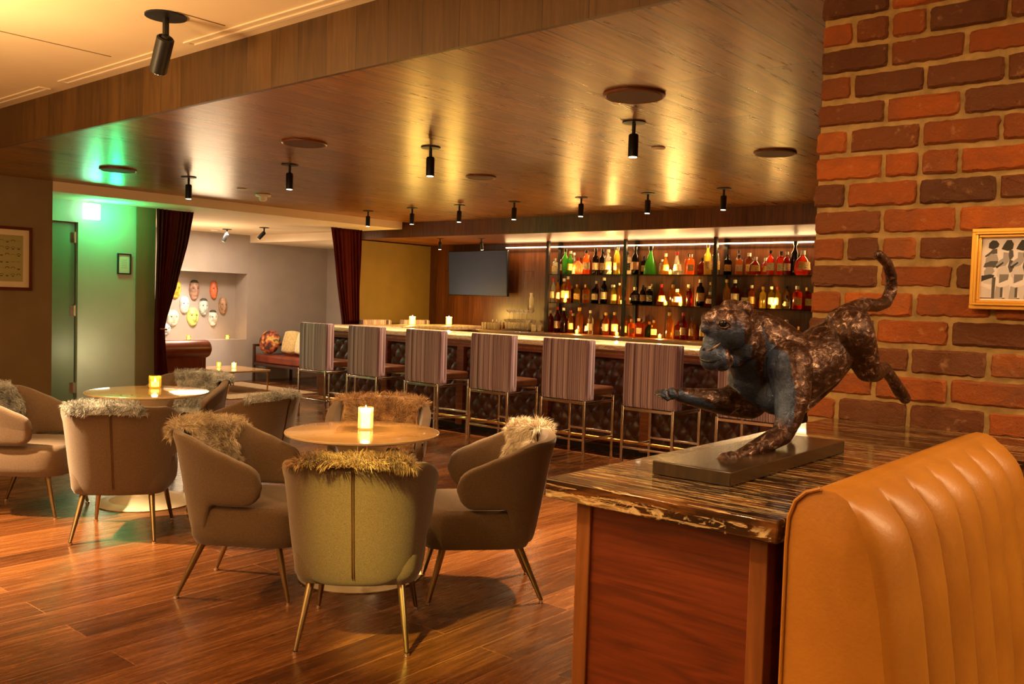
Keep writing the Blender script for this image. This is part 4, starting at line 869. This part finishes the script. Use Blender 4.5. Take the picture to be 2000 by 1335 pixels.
# booth
bo = empty('booth_bench', (0, 0, 0), 0, 'golden tan leather booth bench with a channelled back beside the console', 'booth')
NC = 7; Y0, Y1 = 1.285, 2.19
YS = [Y0+(Y1-Y0)*i/NC for i in range(NC+1)]
PR = [(-.535, .05), (-.535, .6), (-.535, 1.10), (-.533, 1.14), (-.524, 1.166), (-.508, 1.182), (-.487, 1.190), (-.466, 1.189), (-.448, 1.180), (-.434, 1.160), (-.420, 1.125), (-.408, 1.08), (-.396, 1.02), (-.384, .93), (-.370, .82), (-.357, .70), (-.347, .58), (-.342, .44)]
def booth(u, v):
    y = YS[0]+(YS[-1]-YS[0])*u; i = min(NC-1, int(u*NC+1e-9)); f = u*NC-i
    t = v*(len(PR)-1); k = min(len(PR)-2, int(t)); q = t-k; x = PR[k][0]+(PR[k+1][0]-PR[k][0])*q; z = PR[k][1]+(PR[k+1][1]-PR[k][1])*q
    d0 = Vector((PR[min(k+1, 17)][0]-PR[max(k-1, 0)][0], PR[min(k+1, 17)][1]-PR[max(k-1, 0)][1])); d0.normalize(); nx, nz = -d0.y, d0.x
    if d0.y > 0: nx, nz = -abs(nx), abs(nz)
    else: nx, nz = abs(d0.y), max(0, d0.x)
    puff = .036*max(0, 1-(2*f-1)**2)**.6; k2 = sstep(.44, .62, v)
    e = 0
    return (x+nx*(puff*k2+e), y, z+nz*(puff*k2+e))
b = MB().grid(booth, 168, 68)
n0 = [booth(0, i/68) for i in range(69)]; c0_ = (-.45, Y0-.012, .62)
for ring in (0, 1, 2):   # gently domed near end panel
    pass
def endp(u, v):
    p = Vector(booth(0, u)); cx = Vector((-.45, p.y, min(p.z-.04, 1.10))); q = p.lerp(cx, v); return (q.x, q.y-.008*math.sin(v*PI/2), q.z)
b.grid(endp, 68, 8)
b.build('channelled_back', M['leather_tan'], bo, angle=75)
MB().tube([(x+.001, Y0-.002, z+.001) for i, (x, z) in enumerate(PR[:7])], .0032, 8).build('piping', M['leather_tan'], bo)
MB().box(-.40, .14, 1.30, 2.19, .30, .47).build('seat', M['leather_tan'], bo, bevel=.03, seg=3); boxo('base', -.50, .10, 1.32, 2.18, 0, .30, M['bar_wood'], bo)

# sculpture of a leaping spotted cat
cat = empty('cat_sculpture', (-.79, 1.74, 1.133), 0, 'bronze sculpture of a leaping big cat with curled tail on a dark plinth', 'sculpture')
C0 = Vector(cat.location)
o = MB().box(-.872, -.712, 1.455, 2.01, 1.1335, 1.160).build('plinth', M['plinth_stone'], cat, bevel=.002); o.location = -C0
CHN = {
'spine' : [(-0.86, 1.854, 1.396, 0.0494), (-0.85, 1.893, 1.371, 0.0638), (-0.83, 1.919, 1.337, 0.0756), (-0.8, 1.926, 1.312, 0.0748), (-0.78, 1.984, 1.334, 0.0691), (-0.765, 2.039, 1.364, 0.0631), (-0.75, 2.084, 1.399, 0.0545), (-0.74, 2.105, 1.423, 0.0405)] ,
'throat' : [(-0.87, 1.811, 1.382, 0.0422), (-0.875, 1.851, 1.339, 0.0496), (-0.87, 1.904, 1.293, 0.0575), (-0.83, 1.899, 1.26, 0.0454)] ,
'near_shoulder' : [(-0.79, 1.865, 1.332, 0.0500), (-0.77, 1.845, 1.27, 0.0395), (-0.765, 1.82, 1.219, 0.028), (-0.77, 1.804, 1.187, 0.0226), (-0.775, 1.746, 1.177, 0.02), (-0.78, 1.668, 1.164, 0.0163), (-0.785, 1.625, 1.154, 0.014)] ,
'far_fore' : [(-0.88, 1.886, 1.297, 0.0564), (-0.9, 1.912, 1.244, 0.0472), (-0.92, 1.834, 1.24, 0.0307), (-0.94, 1.746, 1.252, 0.0212), (-0.955, 1.696, 1.261, 0.0159)] ,
'near_hind' : [(-0.72, 2.032, 1.401, 0.0531), (-0.705, 2.074, 1.352, 0.0366), (-0.7, 2.099, 1.317, 0.0284), (-0.7, 2.149, 1.309, 0.0233), (-0.7, 2.213, 1.317, 0.016), (-0.7, 2.278, 1.289, 0.0139), (-0.7, 2.339, 1.256, 0.0166), (-0.7, 2.392, 1.232, 0.0144)] ,
'far_hind' : [(-0.78, 2.155, 1.36, 0.0441), (-0.8, 2.118, 1.293, 0.0317), (-0.81, 2.055, 1.247, 0.0203), (-0.815, 2.001, 1.22, 0.0141), (-0.815, 1.969, 1.197, 0.0116), (-0.815, 1.959, 1.179, 0.0104)] ,
'tail' : [(-0.748, 2.04, 1.428, 0.029), (-0.745, 2.101, 1.453, 0.019), (-0.74, 2.175, 1.467, 0.0175), (-0.735, 2.247, 1.465, 0.0157), (-0.73, 2.299, 1.474, 0.0152), (-0.725, 2.318, 1.503, 0.0154), (-0.72, 2.3, 1.538, 0.0144), (-0.715, 2.249, 1.568, 0.0126), (-0.71, 2.168, 1.584, 0.0115)] ,
'head' : [(-0.87, 1.744, 1.407, 0.0474), (-0.87, 1.795, 1.376, 0.044), (-0.885, 1.725, 1.406, 0.0345), (-0.89, 1.723, 1.376, 0.028), (-0.895, 1.712, 1.352, 0.0248), (-0.885, 1.725, 1.348, 0.0258), (-0.895, 1.713, 1.338, 0.0226), (-0.885, 1.745, 1.335, 0.0218), (-0.88, 1.781, 1.347, 0.0286)] ,
'ears' : [(-0.845, 1.753, 1.445, 0.0214), (-0.89, 1.797, 1.453, 0.0156)] ,
'brow' : [(-0.9, 1.695, 1.406, 0.0129), (-0.895, 1.699, 1.425, 0.0171), (-0.885, 1.718, 1.436, 0.0182), (-0.87, 1.74, 1.446, 0.0215)] ,
'toes_near' : [(-0.8, 1.573, 1.15, 0.0096), (-0.79, 1.579, 1.148, 0.0096), (-0.78, 1.585, 1.148, 0.0096), (-0.772, 1.594, 1.15, 0.0096), (-0.788, 1.581, 1.158, 0.014), (-0.782, 1.597, 1.158, 0.0155)] ,
'paw_far' : [(-0.962, 1.674, 1.264, 0.0141), (-0.966, 1.651, 1.266, 0.0097), (-0.972, 1.646, 1.268, 0.0054), (-0.968, 1.638, 1.264, 0.0054), (-0.962, 1.64, 1.26, 0.0059), (-0.957, 1.649, 1.255, 0.0064)] ,
}

def bronze():
    m = mat('bronze', rough=.36, metal=.65); v = coords(m, (1, .4, .8), (.6, 0, .3)); n1 = noisen(m, v, 90, 5, .68, .8); v0 = coords(m); n2 = noisen(m, v0, 12, 3)
    x = N(m, 'ShaderNodeMath', operation='MULTIPLY_ADD'); L(m, n2, x.inputs[0]); x.inputs[1].default_value = .3; L(m, n1, x.inputs[2])
    c = ramp(m, x.outputs[0], [(.40, (.018, .008, .005)), (.62, (.050, .021, .012)), (.73, (.12, .058, .036)), (.80, (.46, .33, .27))])
    # blue-grey reflection painted into the colour: lower face, throat, chest, inner forelegs
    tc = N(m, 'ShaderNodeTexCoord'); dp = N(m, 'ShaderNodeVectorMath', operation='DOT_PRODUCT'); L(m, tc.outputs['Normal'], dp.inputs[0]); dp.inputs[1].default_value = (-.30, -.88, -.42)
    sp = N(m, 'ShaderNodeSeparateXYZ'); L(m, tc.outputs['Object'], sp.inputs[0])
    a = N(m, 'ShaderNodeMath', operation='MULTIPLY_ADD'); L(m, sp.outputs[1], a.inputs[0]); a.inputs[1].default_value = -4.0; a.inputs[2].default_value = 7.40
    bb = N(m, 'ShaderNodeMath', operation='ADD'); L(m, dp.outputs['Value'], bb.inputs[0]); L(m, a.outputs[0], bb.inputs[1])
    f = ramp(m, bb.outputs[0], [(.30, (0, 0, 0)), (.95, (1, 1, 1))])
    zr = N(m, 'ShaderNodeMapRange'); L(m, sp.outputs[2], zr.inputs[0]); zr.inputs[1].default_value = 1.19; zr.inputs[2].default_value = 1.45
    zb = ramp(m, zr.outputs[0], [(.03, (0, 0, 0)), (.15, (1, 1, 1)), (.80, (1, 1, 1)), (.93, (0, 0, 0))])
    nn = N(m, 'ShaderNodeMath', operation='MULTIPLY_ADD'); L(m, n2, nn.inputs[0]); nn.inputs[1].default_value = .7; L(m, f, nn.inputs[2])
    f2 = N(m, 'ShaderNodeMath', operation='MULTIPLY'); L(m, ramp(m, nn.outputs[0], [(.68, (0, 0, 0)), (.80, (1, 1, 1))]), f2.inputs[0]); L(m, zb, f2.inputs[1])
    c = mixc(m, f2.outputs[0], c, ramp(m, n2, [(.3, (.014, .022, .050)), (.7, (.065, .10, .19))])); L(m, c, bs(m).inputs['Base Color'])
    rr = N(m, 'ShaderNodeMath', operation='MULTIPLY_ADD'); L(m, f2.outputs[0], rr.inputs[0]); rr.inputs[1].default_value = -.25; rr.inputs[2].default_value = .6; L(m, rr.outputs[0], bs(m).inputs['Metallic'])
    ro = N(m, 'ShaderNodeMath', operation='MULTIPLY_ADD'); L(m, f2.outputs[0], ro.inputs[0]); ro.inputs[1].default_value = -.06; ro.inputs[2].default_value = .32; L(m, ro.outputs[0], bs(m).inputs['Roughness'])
    bump(m, n1, .7, .005); return m
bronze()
def capsule_chain(b, ch, n=16, step=.004):
    for (p, q) in zip(ch[:-1], ch[1:]):
        P0, P1 = Vector(p[:3]), Vector(q[:3]); k = max(1, int((P1-P0).length/step))
        for i in range(k+1): t = i/k; c = P0.lerp(P1, t); r = p[3]+(q[3]-p[3])*t; b.ball(c, r, n, 10)
b = MB()
for k, ch in CHN.items():
    if k in ('eye',): continue
    if k in ('head', 'brow', 'ears', 'toes_near', 'paw_far'):
        for p in ch: b.ball(p[:3], p[3], 16, 12)
    else: capsule_chain(b, ch)
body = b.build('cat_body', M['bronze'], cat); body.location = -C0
rm = body.modifiers.new('remesh', 'REMESH'); rm.mode = 'VOXEL'; rm.voxel_size = .0028; rm.use_smooth_shade = True
sm = body.modifiers.new('smooth', 'SMOOTH'); sm.factor = .5; sm.iterations = 9
mat('statue_dark', (.012, .010, .012), .12, .3); mat('statue_light', (.30, .25, .22), .25, .6)
TOC = -F
def off(pts, d=.002): return [Vector(p)-C0+TOC*d for p in pts]
MB().ball(off([(-0.8626, 1.6983, 1.417)], -.001)[0], .0075, 14, 10).build('eye', M['statue_dark'], cat)
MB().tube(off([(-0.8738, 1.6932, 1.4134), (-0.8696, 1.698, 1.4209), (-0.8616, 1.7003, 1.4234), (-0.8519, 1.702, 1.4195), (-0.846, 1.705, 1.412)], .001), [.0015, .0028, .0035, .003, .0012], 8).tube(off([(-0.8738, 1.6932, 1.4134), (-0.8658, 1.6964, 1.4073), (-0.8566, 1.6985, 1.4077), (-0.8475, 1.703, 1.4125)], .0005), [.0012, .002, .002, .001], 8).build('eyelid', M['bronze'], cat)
MB().tube(off([(-0.912, 1.699, 1.3395), (-0.9058, 1.6932, 1.3391), (-0.8924, 1.6906, 1.3369), (-0.8808, 1.6955, 1.3364), (-0.8727, 1.7043, 1.3388), (-0.8655, 1.7109, 1.3440)], -.0005), [.001, .0022, .0026, .0026, .002, .001], 8).build('mouth', M['statue_dark'], cat)
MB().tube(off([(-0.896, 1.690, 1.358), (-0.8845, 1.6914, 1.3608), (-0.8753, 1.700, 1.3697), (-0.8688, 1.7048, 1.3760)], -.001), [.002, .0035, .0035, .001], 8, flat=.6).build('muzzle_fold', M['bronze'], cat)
MB().ball(off([(-0.8987, 1.6892, 1.3611)], -.001)[0], (.004, .004, .0028), 10, 6).build('nostril', M['statue_dark'], cat)
b = MB()
for p, q in (((-.797, 1.5671, 1.1525), (-.801, 1.5600, 1.1470)), ((-.7869, 1.5729, 1.1525), (-.789, 1.5655, 1.1470)), ((-.7773, 1.5791, 1.1525), (-.778, 1.5712, 1.1470))):
    b = MB().tube([Vector(p)-C0+Vector((0, .012, .004)), Vector(p)-C0, Vector(q)-C0], [.002, .0022, .0006], 8); b.build('claw', M['statue_light'], cat)
for p in ((-.972, 1.646, 1.268), (-.968, 1.638, 1.264), (-.962, 1.640, 1.260), (-.957, 1.649, 1.255)):
    MB().tube([Vector(p)-C0+Vector((.006, .002, .001)), Vector(p)-C0+Vector((-.006, -.003, .001)), Vector(p)-C0+Vector((-.012, -.006, -.002))], [.003, .003, .0006], 8).build('claw', M['statue_dark'], cat)
